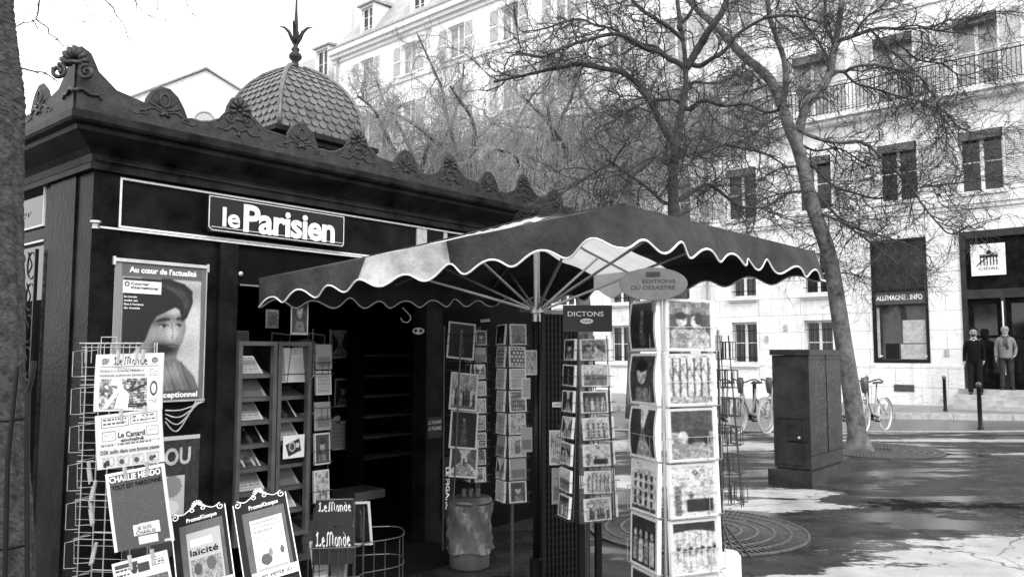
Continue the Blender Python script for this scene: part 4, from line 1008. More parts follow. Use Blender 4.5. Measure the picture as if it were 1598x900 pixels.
DESC = {'couple': 'two people close together', 'facade': 'house front', 'lane': 'narrow lane', 'boats': 'sailing boats', 'tower': 'iron tower', 'crowd': 'crowd in the street', 'group': 'group of people', 'street': 'street view', 'trees': 'bare trees', 'honeycomb': 'honeycomb pattern', 'lozenges': 'rows of lozenges', 'flowers': 'pale flowers', 'bear': 'toy bear', 'portrait': 'portrait', 'room': 'room interior', 'rows': 'rows of small print', 'car': 'old car', 'dark': 'dark standing figure', 'fair': 'fairground ride', 'plaingrey': 'plain grey design'}
ccache = {}
def card(kind, w, h, M, label, cat='postcard', group=None, t=.012, name='postcard', side=.7, bend=0):
    key = (kind, w, h, t, bend, side)
    if key not in ccache:
        big = h > .2
        st = random.getstate(); random.seed(hash_(kind)); P = art(kind, 84 if big else (56 if w > h else 44), 108 if big else (44 if w > h else 56)); random.setstate(st)
        ccache[key] = grid_mesh(name, P, w, h, t, bend, M_gloss, side)
    return tag(obj(name, ccache[key], None, M), label, cat, group)
def hash_(s): return sum(ord(c)*(i+3) for i, c in enumerate(s))
ORD = ['top', 'second', 'third', 'fourth', 'fifth', 'sixth', 'seventh', 'eighth', 'ninth', 'tenth']
def spinner(name, label, M, z0, z1, rows, wfun, rowh, faces=4, legs=(), mat_=None, post=.012, topsign=None, rk=None):
    root = empty(name, label, 'card rack', M)
    m = MB(); m.tube([(0, 0, .02), (0, 0, z1+.02)], post, 8); m.build('post', mat_ or M_wire_dark, root)
    for f in range(faces):
        m = MB(); a = f*2*math.pi/faces
        for r_ in range(rows):
            zt = z1-r_*rowh; w_, off = wfun(r_); Mf = RZ(a)
            zb = zt-rowh+.012
            q = [(-w_/2, -off-.03, zb), (w_/2, -off-.03, zb), (w_/2, -off, zb), (-w_/2, -off, zb)]
            m.tube([Mf@Vector(p) for p in q], .0016, 4, closed=True)
            zm = zb+rowh*.42
            m.tube([Mf@Vector((-w_/2, -off, zm)), Mf@Vector((-w_/2, -off-.032, zm)), Mf@Vector((-w_*.22, -off-.032, zm)), Mf@Vector((-w_*.22, -off-.032, zb))], .0016, 4)
            m.tube([Mf@Vector((w_/2, -off, zm)), Mf@Vector((w_/2, -off-.032, zm)), Mf@Vector((w_*.22, -off-.032, zm)), Mf@Vector((w_*.22, -off-.032, zb))], .0016, 4)
        w0, o0 = wfun(0); w1, o1 = wfun(rows-1); Mf = RZ(a)
        for s_ in (-.5, .5): m.tube([Mf@Vector((s_*w0, -o0+.004, z1+.01)), Mf@Vector((s_*w1, -o1+.004, z1-rows*rowh+.01))], .003, 5)
        m.build('wire_pockets', mat_ or M_wire_dark, root)
    for l in legs: l(root)
    return root
def fill(M, z1, rows, wfun, rowh, faces, cardfun, rackname, facenames, group, ncat='postcard', fan=0):
    for f, fn in faces:
        a = f*math.pi/2
        for r_ in range(rows):
            w_, off = wfun(r_); kind, w, h = cardfun(f, r_)
            lean = R(-6)
            Mc = M@RZ(a)@T(random.uniform(-.004, .004), -off-.018, z1-(r_+1)*rowh+.016)@RX(R(-5+random.uniform(-2, 3)))@RY(R(random.uniform(-1.6, 1.6)))@RZ(R(random.uniform(-3, 3)))
            card(kind, w, h, Mc, '%s of %s, %s row, %s face of %s' % (ncat, DESC[kind], ORD[r_], fn, rackname), ncat, group, t=.014)
# --- spinner headed DICTONS
MD = T(.40, 4.30)@RZ(R(19))
def wd(r_): return .165+.002*r_, .085+.0065*r_
lg = []
def legs_d(root):
    for x, y in ((-.05, -.03), (.05, -.02)):
        m = MB(); m.box((x-.015, y-.015, 0), (x+.015, y+.015, .66)); m.build('leg', M_black, root)
spd = spinner('card_spinner', 'dark postcard spinner headed DICTONS in front of the parasol pole', MD, .66, 1.63, 7, wd, .136, legs=(legs_d,), rk='dictons')
m = MB(); m.box((-.13, -.075, 1.66), (.13, -.068, 1.80)); hs = m.build('header_board', M_stand, spd, M=RZ(R(-19)))
text('lettering', 'DICTONS', hs, T(-.105, -.077, 1.742), w=.19, h=.026, m=M_white, bold=.01, depth=.002, sx=1)
m = MB(); m.prism([(.035*math.cos(i*math.pi/10)-.005, 1.716+.014*math.sin(i*math.pi/10)) for i in range(20)], -.079, -.0755); m.build('price_badge', M_paper, hs)
text('lettering', '0,80€', hs, T(-.03, -.081, 1.711), w=.05, h=.011, m=M_ink, depth=.001)
KD_ = ['couple', 'boats', 'group', 'facade', 'room', 'trees', 'crowd']; KD2 = ['portrait', 'dark', 'lane', 'street', 'couple', 'boats', 'group']
fill(MD, 1.63, 7, wd, .136, ((0, 'front'), (3, 'left')), lambda f, r_: ((KD_, KD2)[f == 3][r_], .15, .112), 'the DICTONS spinner', None, 'postcards on the spinner headed DICTONS')
fill(MD, 1.63, 7, wd, .136, ((1, 'right'),), lambda f, r_: (('flowers', 'trees', 'crowd', 'street')[r_ % 4], .15, .112), 'the DICTONS spinner', None, 'postcards on the spinner headed DICTONS')
# --- patterned-card spinner
MP = T(.0, 5.58)@RZ(R(27))
def wp(r_): return .15, .078
spp = spinner('card_spinner', 'black card spinner left of the parasol pole holding patterned cards', MP, .5, 1.74, 8, wp, .152, legs=())
KP = ['tower', 'honeycomb', 'rows', 'lozenges', 'flowers', 'bear', 'plaingrey', 'portrait']; KP2 = ['dark', 'honeycomb', 'rows', 'rows', 'trees', 'plaingrey', 'street', 'rows']
fill(MP, 1.74, 8, wp, .152, ((0, 'front'), (3, 'left')), lambda f, r_: ((KP, KP2)[f == 3][r_], .125, .142), 'the patterned spinner', None, 'cards on the patterned-card spinner')
# --- further spinner in the shade
MS_ = T(-.27, 6.15)@RZ(R(25))
def ws(r_): return .12, .062
sps = spinner('card_spinner', 'narrow shaded card spinner behind the magazine rack', MS_, .5, 1.72, 9, ws, .128, legs=())
KS = ['portrait', 'plaingrey', 'street', 'rows', 'flowers', 'trees', 'honeycomb', 'car', 'bear']; KS2 = ['street', 'rows', 'dark', 'portrait', 'rows', 'plaingrey', 'tower', 'street', 'rows']
fill(MS_, 1.72, 9, ws, .128, ((0, 'front'), (3, 'left')), lambda f, r_: ((KS, KS2)[f == 3][r_], .09, .11), 'the narrow spinner', None, 'cards on the narrow shaded spinner')
# --- tall print stand, headed by an oval board
MA = T(.73, 3.64)@RZ(R(20))
def wa(r_): return .25, .125+.004*r_
spa = empty('print_stand', 'tall white-edged print stand topped by a grey oval sign', 'print stand', MA)
m = MB(); m.tube([(0, 0, .02), (0, 0, 1.8)], .016, 8); m.tube([(.3*math.cos(a), .3*math.sin(a), .02) for a in [i*math.pi/8 for i in range(16)]], .012, 6, closed=True); m.box((-.3, -.012, .01), (.3, .012, .035)); m.build('post', M_wire_dark, spa)
for f in range(4):
    m = MB()
    for r_ in range(7):
        zb = 1.785-(r_+1)*.237+.008; w_, off = wa(r_)
        q = [(-w_/2, -off-.03, zb), (w_/2, -off-.03, zb), (w_/2, -off, zb), (-w_/2, -off, zb)]; m.tube([RZ(f*math.pi/2)@Vector(p) for p in q], .002, 4, closed=True)
        for x in (-.1*w_/.25-.03, .03+.04): m.tube([RZ(f*math.pi/2)@Vector(p) for p in ((x, -off-.031, zb), (x, -off-.031, zb+.105))], .0016, 4)
        m.tube([RZ(f*math.pi/2)@Vector(p) for p in ((-w_/2, -off-.031, zb+.105), (w_/2, -off-.031, zb+.105))], .0016, 4)
    for s_ in (-.5, .5): m.box((s_*.25-.004, -.128, .1), (s_*.25+.004, -.12, 1.79), RZ(f*math.pi/2))
    m.build('wire_pockets', M_metal, spa)
KA_ = [('couple', 'trees', 'car', 'room', 'fair', 'crowd', 'street'), ('trees', 'portrait', 'crowd', 'street', 'group', 'car', 'room'), None, ('dark', 'portrait', 'lane', 'facade', 'group', 'portrait', 'room')]
for f, fn in ((0, 'front'), (3, 'left'), (1, 'right')):
    for r_ in range(6):
        w_, off = wa(r_); kind = KA_[f][r_]
        Mc = MA@RZ(f*math.pi/2)@T(0, -off-.024, 1.785-(r_+1)*.237+.010)@RX(R(-2+random.uniform(-1, 1)))@RY(R(random.uniform(-.8, .8)))
        card(kind, .238, .226, Mc, 'print of %s, %s row, %s face of the tall stand' % (DESC[kind], ORD[r_], fn), 'print', 'prints on the tall print stand', t=.02, name='art_print', bend=.012 if (f == 3 and r_ < 3) else 0)
for r_ in range(6):       # curled sheets standing proud at the stand's left corner
    pass
ov = MB(); el = [(.148*math.cos(i*math.pi/24), .0+.071*math.sin(i*math.pi/24)) for i in range(48)]
ov.prism(el, -.004, .004); oval = ov.build('oval_sign', M_oval, spa, smooth=False, M=MA.inverted()@T(.62, 3.5, 1.57)@T(0, 0, 0)@Matrix.Identity(4))
op = at(1019, 443, 3.46); oval.matrix_local = MA.inverted()@(T(*op)@RZ(R(-8)))
text('lettering', 'EDITIONS', oval, T(-.045, -.0055, .004), w=.14, h=.017, m=M_stand, depth=.001)
text('lettering', 'DU DÉSASTRE', oval, T(-.095, -.0055, -.024), w=.19, h=.018, m=M_stand, depth=.001)
m = MB(); m.box((-.03, -.0065, .031), (.032, -.0045, .053)); m.box((-.024, -.009, .036), (.02, -.007, .04)); m.box((-.012, -.009, .044), (.026, -.007, .048)); m.build('emblem', M_stand, oval)
m = MB(); m.box((-.006, .004, -.12), (.006, .012, .0)); m.build('sign_stem', M_wire_dark, oval)
# --- perforated dark display column behind the pole
cr = empty('display_column', 'dark perforated display column just behind the parasol pole', 'display column', T(.30, 5.02)@RZ(R(20)))
m = MB()
for i in range(9): m.box((-.11+i*.026, -.004, .12), (-.098+i*.026, .004, 1.78))
for j in range(42): m.box((-.11, -.006, .14+j*.04), (.11, .002, .146+j*.04))
m.box((-.125, -.01, .08), (-.11, .01, 1.8)); m.box((.11, -.01, .08), (.125, .01, 1.8)); m.box((-.11, .02, .1), (.11, .03, 1.8)); m.build('panel', M_black, cr)
m = MB(); m.box((-.3, -.02, .0), (.3, .02, .04)); m.box((-.02, -.25, .0), (.02, .25, .038)); m.box((-.02, -.02, .04), (.02, .02, .1)); m.build('base', M_black, cr)
for lab, kind, x, y, d, w, h in (('white-edged card with a flower clipped beside the dark perforated column', 'flowers', 829, 585, 5.0, .075, .155), ('narrow pale leaflet hanging lower left of the dark perforated column', 'rows', 821, 622, 5.05, .055, .13), ('small grey card clipped low at the left of the perforated column', 'plaingrey', 822, 705, 4.95, .07, .15), ('grey scalloped card of trees right of the perforated column', 'trees', 869, 725, 4.6, .085, .195), ('grey scalloped card below another, right of the perforated column', 'plaingrey', 873, 786, 4.6, .085, .2)):
    card(kind, w, h, T(*at(x, y, d))@RZ(R(12)), lab, 'card', t=.006, name='greeting_card')
m = MB(); m.box((0, 0, 0), (.057, .003, .028)); pt = m.build('price_tag', M_paper, None, M=T(*at(862, 635, 4.55))); tag(pt, 'tiny white price tag on the perforated column', 'price tag'); text('lettering', '3,00€', pt, T(.006, -.001, .008), w=.044, h=.013, m=M_ink)
for nm, x, y, d, s_ in (('CARTES', 808, 488, 5.3, .12), ):
    m = MB(); m.box((0, 0, 0), (.15, .004, .035)); q = m.build('rack_label', M_stand, None, M=T(*at(x, y, d))); tag(q, 'small dark rack label hanging left of the parasol hub', 'label'); text('lettering', nm, q, T(.015, -.001, .008), w=.12, h=.018, m=M_papergrey)
m = MB(); m.box((0, 0, 0), (.2, .004, .025)); q = m.build('rack_label', M_papergrey, None, M=T(*at(848, 489, 5.0))@RY(R(3))); tag(q, 'long pale rack label right of the parasol hub', 'label')
m = MB(); m.box((0, 0, 0), (.07, .004, .022)); q = m.build('rack_label', M_papergrey, None, M=T(*at(750, 503, 5.9))@RY(R(-5))); tag(q, 'small pale rack label over the narrow shaded spinner', 'label')
# --- magazine rack on the kiosk front
mr_ = empty('magazine_rack', 'tall dark wire magazine rack against the kiosk right of the doorway', 'magazine rack', T(*at(722, 600, 6.05).xy, 0)@RZ(R(20)))
m = MB()
for s_ in (-.14, .14): m.tube([(s_, .02, .1), (s_, .02, 1.75)], .006, 6)
for j in range(6):
    z = .62+j*.2; m.tube([(-.14, .02, z), (-.14, -.07, z), (.14, -.07, z), (.14, .02, z)], .003, 5); m.tube([(-.14, -.07, z+.07), (.14, -.07, z+.07)], .003, 5)
m.tube([(-.05, -.12, 1.7), (-.13, -.2, .3)], .006, 6)
m.build('wire_frame', M_wire_dark, mr_)
mags = [(718, 560, 'dark', 'dim magazine in the top pocket of the wire magazine rack'), (722, 640, 'crowd', 'grey magazine with white headlines, second pocket of the wire magazine rack'), (722, 700, 'dark', 'dark magazine tilted in the third pocket of the wire magazine rack'), (722, 745, 'street', 'pale bordered magazine in the lowest pocket of the wire magazine rack')]  # dark covers paint in the shade around this rack
for i, (x, y, k_, lab) in enumerate(mags):
    card(k_, .21, .28, T(*at(x, y, 5.95-.02*i))@RZ(R(15))@RY(R(6))@RX(R(-12)), lab, 'magazine', 'magazines in the wire rack', t=.006, name='magazine', side=.2)
fg = at(675, 662, 5.9)
g1 = onk(674, 656, -.004); q = empty('newspaper_sign', 'white newspaper name lettered twice on the dark kiosk pillar', 'sign', KM@T(2.68, -.004, 0))
m = MB(); m.box((0, 0, .85), (.16, .003, 1.02)); m.build('board', M_black, q)
text('lettering', 'LE FIGARO', q, T(.004, -.001, .965), w=.15, h=.028, m=M_papergrey, bold=.01); text('lettering', 'LE FIGARO', q, T(.004, -.001, .915), w=.15, h=.03, m=M_papergrey, bold=.01)
q = empty('vertical_newspaper_sign', 'dark board with white newspaper name running vertically low beside doorway', 'sign', KM@T(2.90, -.02, .18))
m = MB(); m.box((-.06, 0, 0), (.06, .015, .5)); m.build('board', M_black, q)
text('lettering', 'LE FIGARO', q, T(-.025, -.001, .42)@RY(R(90)), w=.36, h=.045, m=M_white, bold=.02)
#@@CARDS_END

# ================================================================== LEFT: NEWSPAPER STAND
ns = empty('newspaper_stand', 'white wire newspaper stand full of clipped papers before the kiosk', 'newspaper stand', T(*at(188, 880, 4.02).xy, 0)@RZ(R(-6)))
m = MB()
for x in (-.15, -.11, .12, .15): m.tube([(x, 0 if abs(x) > .14 else .03, .03), (x, 0 if abs(x) > .14 else .03, 1.60)], .0035, 5)
for y in (-.14,):
    for x in (-.13, .13): m.tube([(x, y, .03), (x, y, 1.58)], .003, 5)
for j in range(9):
    z = .12+j*.182
    m.tube([(-.15, 0, z), (.15, 0, z), (.15, -.15, z), (-.15, -.15, z)], .0025, 5, closed=True)
for i in range(9): m.tube([(-.13+i*.0325, -.15, 1.50), (-.13+i*.0325, -.15, 1.59), (-.13+i*.0325, -.02, 1.6)], .002, 4)
m.tube([(-.16, -.152, 1.595), (.16, -.152, 1.595)], .0035, 5); m.tube([(-.05, -.15, 1.6), (-.05, -.15, 1.625), (.03, -.15, 1.625), (.03, -.15, 1.6)], .0025, 5)
for j in range(8):      # side loops
    z = .16+j*.182
    m.tube([(-.15, -.02, z), (-.21, -.05, z), (-.215, -.05, z+.12), (-.15, -.02, z+.13)], .0022, 4); m.tube([(-.15, -.12, z), (-.2, -.14, z), (-.2, -.14, z+.12), (-.15, -.12, z+.13)], .0022, 4)
for j in range(24): m.tube([(-.14, -.16, .1+j*.06), (.15, -.16, .1+j*.06)], .0015, 4)
m.build('wire_frame', M_wire, ns)
def newspaper(tl, tr, bl, d, P, label, name='newspaper', t=.006, bend=.004, tlz=0):
    A0, A1, A2 = at(*tl, d), at(*tr, d+.02), at(*bl, d-.02); M, w, h = frame3(A0, A1, A2)
    o = obj(name, grid_mesh(name, P, w, h, t, bend, M_print, .65), None, M); tag(o, label, 'newspaper', 'newspapers clipped to the wire stand'); return o, w, h
def peg(o, x, z):
    m = MB(); m.box((x-.006, -.012, z-.045), (x+.006, .004, z+.02)); m.box((x-.004, -.017, z-.015), (x+.004, -.012, z+.02)); m.build('clip', M_papergrey, o)
P = Paint(230, 196, .66)
P.ell(.14, .13, .05, .06, .35); P.greek(.1, .08, .2, .2, 5, .1)
blackletter(P, 'Le Monde', .27, .05, .76, .2, .03); P.ell(.87, .13, .045, .055, .1)
for i in range(3): P.rect(.84, .1+.03*i, .9, .107+.03*i, .6)
P.rect(.08, .22, .93, .228, .1)
P.rect(.08, .44, .77, .97, .36); P.noise(.75, 12, .08, .44, .77, .97); P.noise(.6, 5, .08, .44, .77, .97)
for i in range(9): P.line([(.45, .5+.045*i), (.76, .46+.045*i)], .005, .12)
P.rect(.0, .975, 1, 1, .66); P.rect(.775, .44, .8, .97, .66); P.poly([(.3, .95), (.36, .7), (.42, .6), (.52, .7), (.5, .97)], .78); P.poly([(.12, .95), (.3, .65), (.4, .62), (.2, .95)], .72); P.ell(.38, .58, .045, .06, .7); P.rect(.5, .87, .78, .94, .04); P.poly([(.5, .62), (.6, .48), (.62, .5), (.54, .68)], .06); P.poly([(.55, .62), (.77, .52), (.77, .56), (.55, .68)], .05)
P.rect(.25, .44, .4, .55, .74)
P.greek(.8, .28, .93, .42, 4, .4); P.ell(.87, .62, .055, .13, .06); P.ell(.87, .62, .035, .09, .72); P.greek(.81, .8, .93, .92, 5, .35)
o1, w, h = newspaper((150, 553), (256, 550), (154, 642), 3.86, P, 'newspaper with blackletter title and photo, topmost on the wire stand')
text('lettering', 'Grâce à « Charlie Hebdo »', o1, T(-w*.42, -.006, h*.685), w=w*.64, h=h*.042, m=M_ink); text('lettering', 'Hollande pulvérise Sarkozy', o1, T(-w*.42, -.0065, h*.605), w=w*.66, h=h*.042, m=M_ink)
peg(o1, -w*.17, h*.99); peg(o1, w*.2, h*.99)
P = Paint(200, 160, .64)
for a in ((.09, .06, .5, .25), (.53, .05, .93, .24)): P.rect(*a, .15); P.rect(a[0]+.008, a[1]+.012, a[2]-.008, a[3]-.012, .74); P.greek(a[0]+.03, a[1]+.03, a[2]-.03, a[3]-.01, 2, .12, .9)
for a in ((.1, .32, .3, .5), (.76, .3, .94, .48)): P.rect(*a, .3); P.rect(a[0]+.01, a[1]+.015, a[2]-.01, a[3]-.015, .7); P.greek(a[0]+.03, a[1]+.04, a[2]-.03, a[3]-.03, 3, .4, .6)
P.rect(.06, .555, .96, .563, .15); P.greek(.08, .57, .94, .62, 1, .1)
for i in range(4): P.rect(.08+.22*i, .79, .27+.22*i, .98, .5); P.noise(.4, 2, .08+.22*i, .79, .27+.22*i, .98)
for i in range(4): P.ell(.15+.22*i, .9, .035, .05, .1); P.ell(.22+.22*i, .88, .02, .06, .65)
P.ell(.12, .93, .025, .05, .02); P.ell(.17, .9, .02, .06, .04); P.ell(.86, .88, .02, .03, .03)
o2, w, h = newspaper((148, 649), (252, 636), (154, 733), 3.84, P, 'newspaper with boxed headlines, second from the top of the wire stand')
text('lettering', 'Le Canard', o2, T(-w*.16, -.006, h*.545), w=w*.4, h=h*.1, m=M_ink, bold=.015); text('lettering', 'enchaîné', o2, T(-w*.12, -.0065, h*.465), w=w*.34, h=h*.06, m=M_ink, bold=.02)
text('lettering', 'DSK enfin dans une bonne passe', o2, T(-w*.43, -.006, h*.265), w=w*.87, h=h*.075, m=M_ink, bold=.012)
peg(o2, -w*.1, h*1.0); peg(o2, w*.26, h*1.0)
P = Paint(90, 130, .13); P.noise(.15, 2); P.rect(0, 0, .05, 1, .75); P.rect(.95, 0, 1, 1, .7); P.rect(0, 0, 1, .035, .75); P.rect(.85, .955, .95, .985, .6)
P.poly([(.36, .705), (.80, .70), (.80, .845), (.36, .85)], .75); P.rect(.42, .86, .74, .965, .75)
o3, w, h = newspaper((164, 740), (256, 722), (178, 862), 3.74, P, 'dark satirical weekly with a white hand-lettered placard on its cover')
text('lettering', 'CHARLIE HEBDO', o3, T(-w*.43, -.006, h*.875), w=w*.86, h=h*.075, m=M_white, bold=.03)
text('lettering', 'TOUT EST PARDONNÉ', o3, T(-w*.41, -.006, h*.775)@RY(R(-1)), w=w*.84, h=h*.058, m=M_ink, bold=.014)
text('lettering', 'JE SUIS', o3, T(-w*.07, -.007, h*.225), w=w*.24, h=h*.042, m=M_ink); text('lettering', 'CHARLIE', o3, T(-w*.1, -.007, h*.165), w=w*.33, h=h*.045, m=M_ink)
peg(o3, -w*.16, h*1.0); peg(o3, w*.22, h*1.0)
P = Paint(90, 70, .74); P.rect(.04, .04, .45, .1, .1); P.greek(.05, .05, .3, .25, 3, .1); P.ell(.38, .14, .06, .08, .08); P.rect(.45, .08, .65, .22, .08); P.greek(.7, .04, .94, .2, 4, .2); P.rect(.04, .3, .96, .9, .2); P.noise(.4, 2, .04, .3, .96, .9)
o4, w, h = newspaper((174, 880), (260, 857), (186, 990), 3.72, P, 'newspaper at the lowest row of the wire stand, only its top in view')
text('lettering', 'LIBERO', o4, T(-w*.1, -.006, h*.55), w=w*.5, h=h*.14, m=M_white, bold=.02); o4.children[0].name = 'lettering'
bpy.data.objects.remove(o4.children[0])
peg(o4, -w*.16, h*1.0); peg(o4, w*.25, h*1.0)
for i, (x, y) in enumerate(((146, 765), (143, 800), (147, 862), (140, 735))):
    m = MB(); m.box((-.006, -.006, -.05), (.006, .006, .05)); m.box((-.012, -.004, -.06), (-.006, .004, .02))
    q = m.build('clothes_peg', M_papergrey, ns); q.matrix_world = T(*at(x, y, 3.95))@RY(R(10*(-1)**i))
    q.parent = ns; q.matrix_parent_inverse = ns.matrix_world.inverted() if False else Matrix.Identity(4); q.matrix_local = ns.matrix_basis.inverted()@(T(*at(x, y, 3.95))@RY(R(10*(-1)**i)))
# --- promotion boards
def promo(tl, tr, bl, d, label, kind, magtitle=None):
    A0, A1, A2 = at(*tl, d), at(*tr, d+.04), at(*bl, d-.14); M, w, h0 = frame3(A0, A1, A2); H_ = .78; Mo = M@T(0, 0, h0-H_)
    root = empty('promotion_board', label, 'advertising board', Mo, 'leaning promotion boards')
    m = MB(); top = [(-w/2, 0), (w/2, 0), (w/2, H_-.02), (w*.3, H_-.028), (w*.12, H_+.0), (0, H_+.03), (-w*.12, H_), (-w*.3, H_-.028), (-w/2, H_-.02)]
    m.prism(top, 0, .012); m.build('board', M_black, root)
    m = MB()
    for sg in (-1, 1):
        m.tube([(sg*(w/2-.001), -.002, 0), (sg*(w/2-.001), -.002, H_-.03)], .003, 5)
        m.tube(spiral(sg*(w/2-.022), H_-.035, .018, math.pi/2, 1.2, sg, -.004, 16), .0026, 5)
        m.tube(smoothpath([(sg*(w/2-.022), -.004, H_-.017), (sg*w*.27, -.004, H_-.03), (sg*w*.1, -.004, H_-.008), (sg*.012, -.004, H_-.004)]), .0026, 5)
        m.tube(spiral(sg*.024, H_-.018, .014, math.pi/2, 1.2, -sg, -.004, 14), .0025, 5)
    for i in range(7):
        a = R(10+i*160/6); m.tube([(.006*math.cos(a), -.004, H_-.002+.006*math.sin(a)), (.026*math.cos(a), -.004, H_+.0+.024*math.sin(a))], [.0015, .004], 5)
    m.build('scroll_trim', M_white, root)
    text('lettering', 'PromoKiosque', root, T(-w*.22, -.003, H_-.073), w=w*.55, h=.02, m=M_line, bold=.03)
    m = MB(); m.box((-w*.36, -.005, H_-.42), (w*.42, -.001, H_-.085)); m.build('pocket_back', M_frame, root)
    P = art(kind, 60, 80)
    if kind == 'rows': 
        P = Paint(60, 80, .45); P.rect(.1, .12, .75, .25, .7); P.rect(.05, .48, .95, .95, .3); P.noise(.4, 2, .05, .48, .95, .95); P.ell(.25, .65, .12, .1, .08); P.ell(.65, .6, .14, .12, .12)
    else:
        P = Paint(60, 80, .7); P.rect(.06, .05, .9, .08, .4); P.greek(.06, .12, .94, .28, 2, .35); P.greek(.06, .32, .4, .42, 3, .2); P.ell(.72, .42, .16, .1, .75); P.ell(.35, .72, .17, .1, .12); P.ell(.5, .62, .06, .08, .3); P.ell(.85, .62, .06, .07, .15); P.rect(.05, .86, .95, .97, .4); P.noise(.12, 2)
    panel('magazine', P, w*.6, .27, T(w*.06, -.014, H_-.40), None, None, parent=root)
    if magtitle: text('lettering', magtitle, root, T(-w*.2, -.016, H_-.24), w=w*.5, h=.03, m=M_ink, bold=.015)
    m = MB(); m.box((-w*.33, -.02, H_-.42), (w*.49, -.016, H_-.375)); m.build('banner', M_paper, root)
    text('lettering', 'en vente ici', root, T(-w*.16, -.0215, H_-.407), w=w*.54, h=.024, m=M_ink, bold=.006)
    return root
promo((265, 800), (350, 776), (300, 915), 3.92, 'left leaning black promotion board with white scroll edge and grey magazine', 'rows', 'laïcité')
promo((362, 780), (444, 757), (402, 915), 3.98, 'right leaning black promotion board with white scroll edge and cartoon magazine', 'portrait')
# --- glazed shelf cabinets beside the doorway
def cabinet(x0, x1, z0, z1, label, seed):
    root = empty('display_cabinet', label, 'cabinet', KM@T(x0, -.02, 0)); w_ = x1-x0; rnd = random.Random(seed)
    m = MB(); t = .028
    m.box((0, -.02, z0), (t, .02, z1)); m.box((w_-t, -.02, z0), (w_, .02, z1)); m.box((t, -.02, z1-t), (w_-t, .02, z1)); m.box((t, -.02, z0), (w_-t, .02, z0+t)); m.build('frame', M_frame, root)
    m = MB(); m.box((0.002, .27, .05), (w_-.002, .28, z1-.002)); m.box((.002, .021, .05), (.008, .268, z1-.003)); m.build('back_panel', M_int, root)
    zs = [z1-.12-.155*k for k in range(int((z1-z0)/.155))]
    sh_ = []
    for k, z in enumerate(zs):
        m = MB(); m.box((.01, .03, 0), (w_-.01, .26, .008), T(0, 0, z-.12)@RX(R(16))); m.box((.01, .022, z-.125), (w_-.01, .028, z-.1)); s_ = m.build('shelf', M_frame, root)
    return root, zs, w_
def on_shelf(root, zs, w_, picks, who):
    for k, (kind, ww, lab) in enumerate(picks):
        if kind is None or k >= len(zs): continue
        Mc = root.matrix_basis@T(w_/2+(.012 if k % 2 else -.01), .05, zs[k]-.105)@RX(R(-48))
        card(kind, ww, .19, Mc, lab, 'magazine', 'magazines on the glazed shelves', t=.008, name='magazine', side=.6)
c1, zs1, w1 = cabinet(.935, 1.225, .30, 1.625, 'left of two glazed shelf cabinets inside the kiosk doorway', 1)
on_shelf(c1, zs1, w1, [('rows', .2, 'dark banded paper on the top shelf of the left cabinet'), ('plaingrey', .22, 'plain grey paper on the second shelf of the left cabinet'), ('rows', .22, 'printed paper on the third shelf of the left cabinet'), ('dark', .2, 'dark magazine on the fourth shelf of the left cabinet'), ('crowd', .2, 'magazine of a crowd on the fifth shelf of the left cabinet'), ('rows', .22, 'printed sheet on the sixth shelf of the left cabinet'), ('plaingrey', .22, 'grey sheet on the seventh shelf of the left cabinet')], 'left')
c2_, zs2, w2 = cabinet(1.235, 1.505, .30, 1.625, 'right of two glazed shelf cabinets inside the kiosk doorway', 2)
on_shelf(c2_, zs2, w2, [(None, 0, ''), (None, 0, ''), ('dark', .18, 'dark book on the third shelf of the right cabinet'), ('rows', .2, 'printed booklet on the fourth shelf of the right cabinet'), (None, 0, ''), ('plaingrey', .2, 'grey booklet on the sixth shelf of the right cabinet'), ('rows', .2, 'pale sheet on the seventh shelf of the right cabinet')], 'right')
P = Paint(40, 50, .68); P.rect(.02, .02, .25, .98, .35); P.line([(.55, 0), (.3, 1)], .02, .2); P.greek(.55, .05, .95, .2, 4, .2); P.rect(.6, .3, .98, .95, .62)
panel('newspaper', P, .21, .24, KM@T(1.37, -.005, 1.345)@RX(R(-8)), 'folded pale newspapers leaning behind the right cabinet glass', 'newspaper')
P = Paint(40, 40, .75); P.poly([(.1, .4), (.75, .15), (.85, .7), (.25, .92)], .03); P.ell(.42, .5, .17, .22, .4); P.ell(.42, .5, .1, .14, .08); P.rect(.6, .35, .75, .55, .6)
panel('notice', P, .17, .155, KM@T(1.365, -.05, .83), 'white square notice with a dark emblem taped to the cabinet', 'notice')
# wire magazine holder right of the cabinets
wh = empty('wire_magazine_holder', 'narrow wire magazine holder hanging at the cabinet edge', 'magazine holder', KM@T(1.6, -.02, 0))
m = MB()
for s_ in (-.075, .075): m.tube([(s_, 0, .3), (s_, 0, 1.72)], .004, 5)
for z in (1.40, 1.08, .78, .5):
    m.tube([(-.075, 0, z), (-.075, -.06, z), (.075, -.06, z), (.075, 0, z)], .003, 4); m.tube([(-.075, 0, z+.08), (-.075, -.06, z+.08), (.075, -.06, z+.08), (.075, 0, z+.08)], .003, 4)
    for x in (-.03, .02): m.tube([(x, -.06, z), (x, -.06, z+.08)], .0025, 4)
m.build('wire_frame', M_wire_dark, wh)
for z, kind, hh, lab in ((1.43, 'plaingrey', .18, 'pale leaflet in the upper pocket of the narrow wire holder'), (1.25, 'rows', .17, 'magazine with white headline stripes in the narrow wire holder'), (1.0, 'plaingrey', .2, 'grey magazine in the middle pocket of the narrow wire holder'), (.76, 'portrait', .22, 'dark magazine in the lower pocket of the narrow wire holder'), (.5, 'flowers', .22, 'pale magazine in the bottom pocket of the narrow wire holder')):
    card(kind, .13, hh, KM@T(1.61, -.05, z)@RX(R(-4)), lab, 'magazine', 'magazines in the narrow wire holder', t=.02, name='magazine', side=.35)
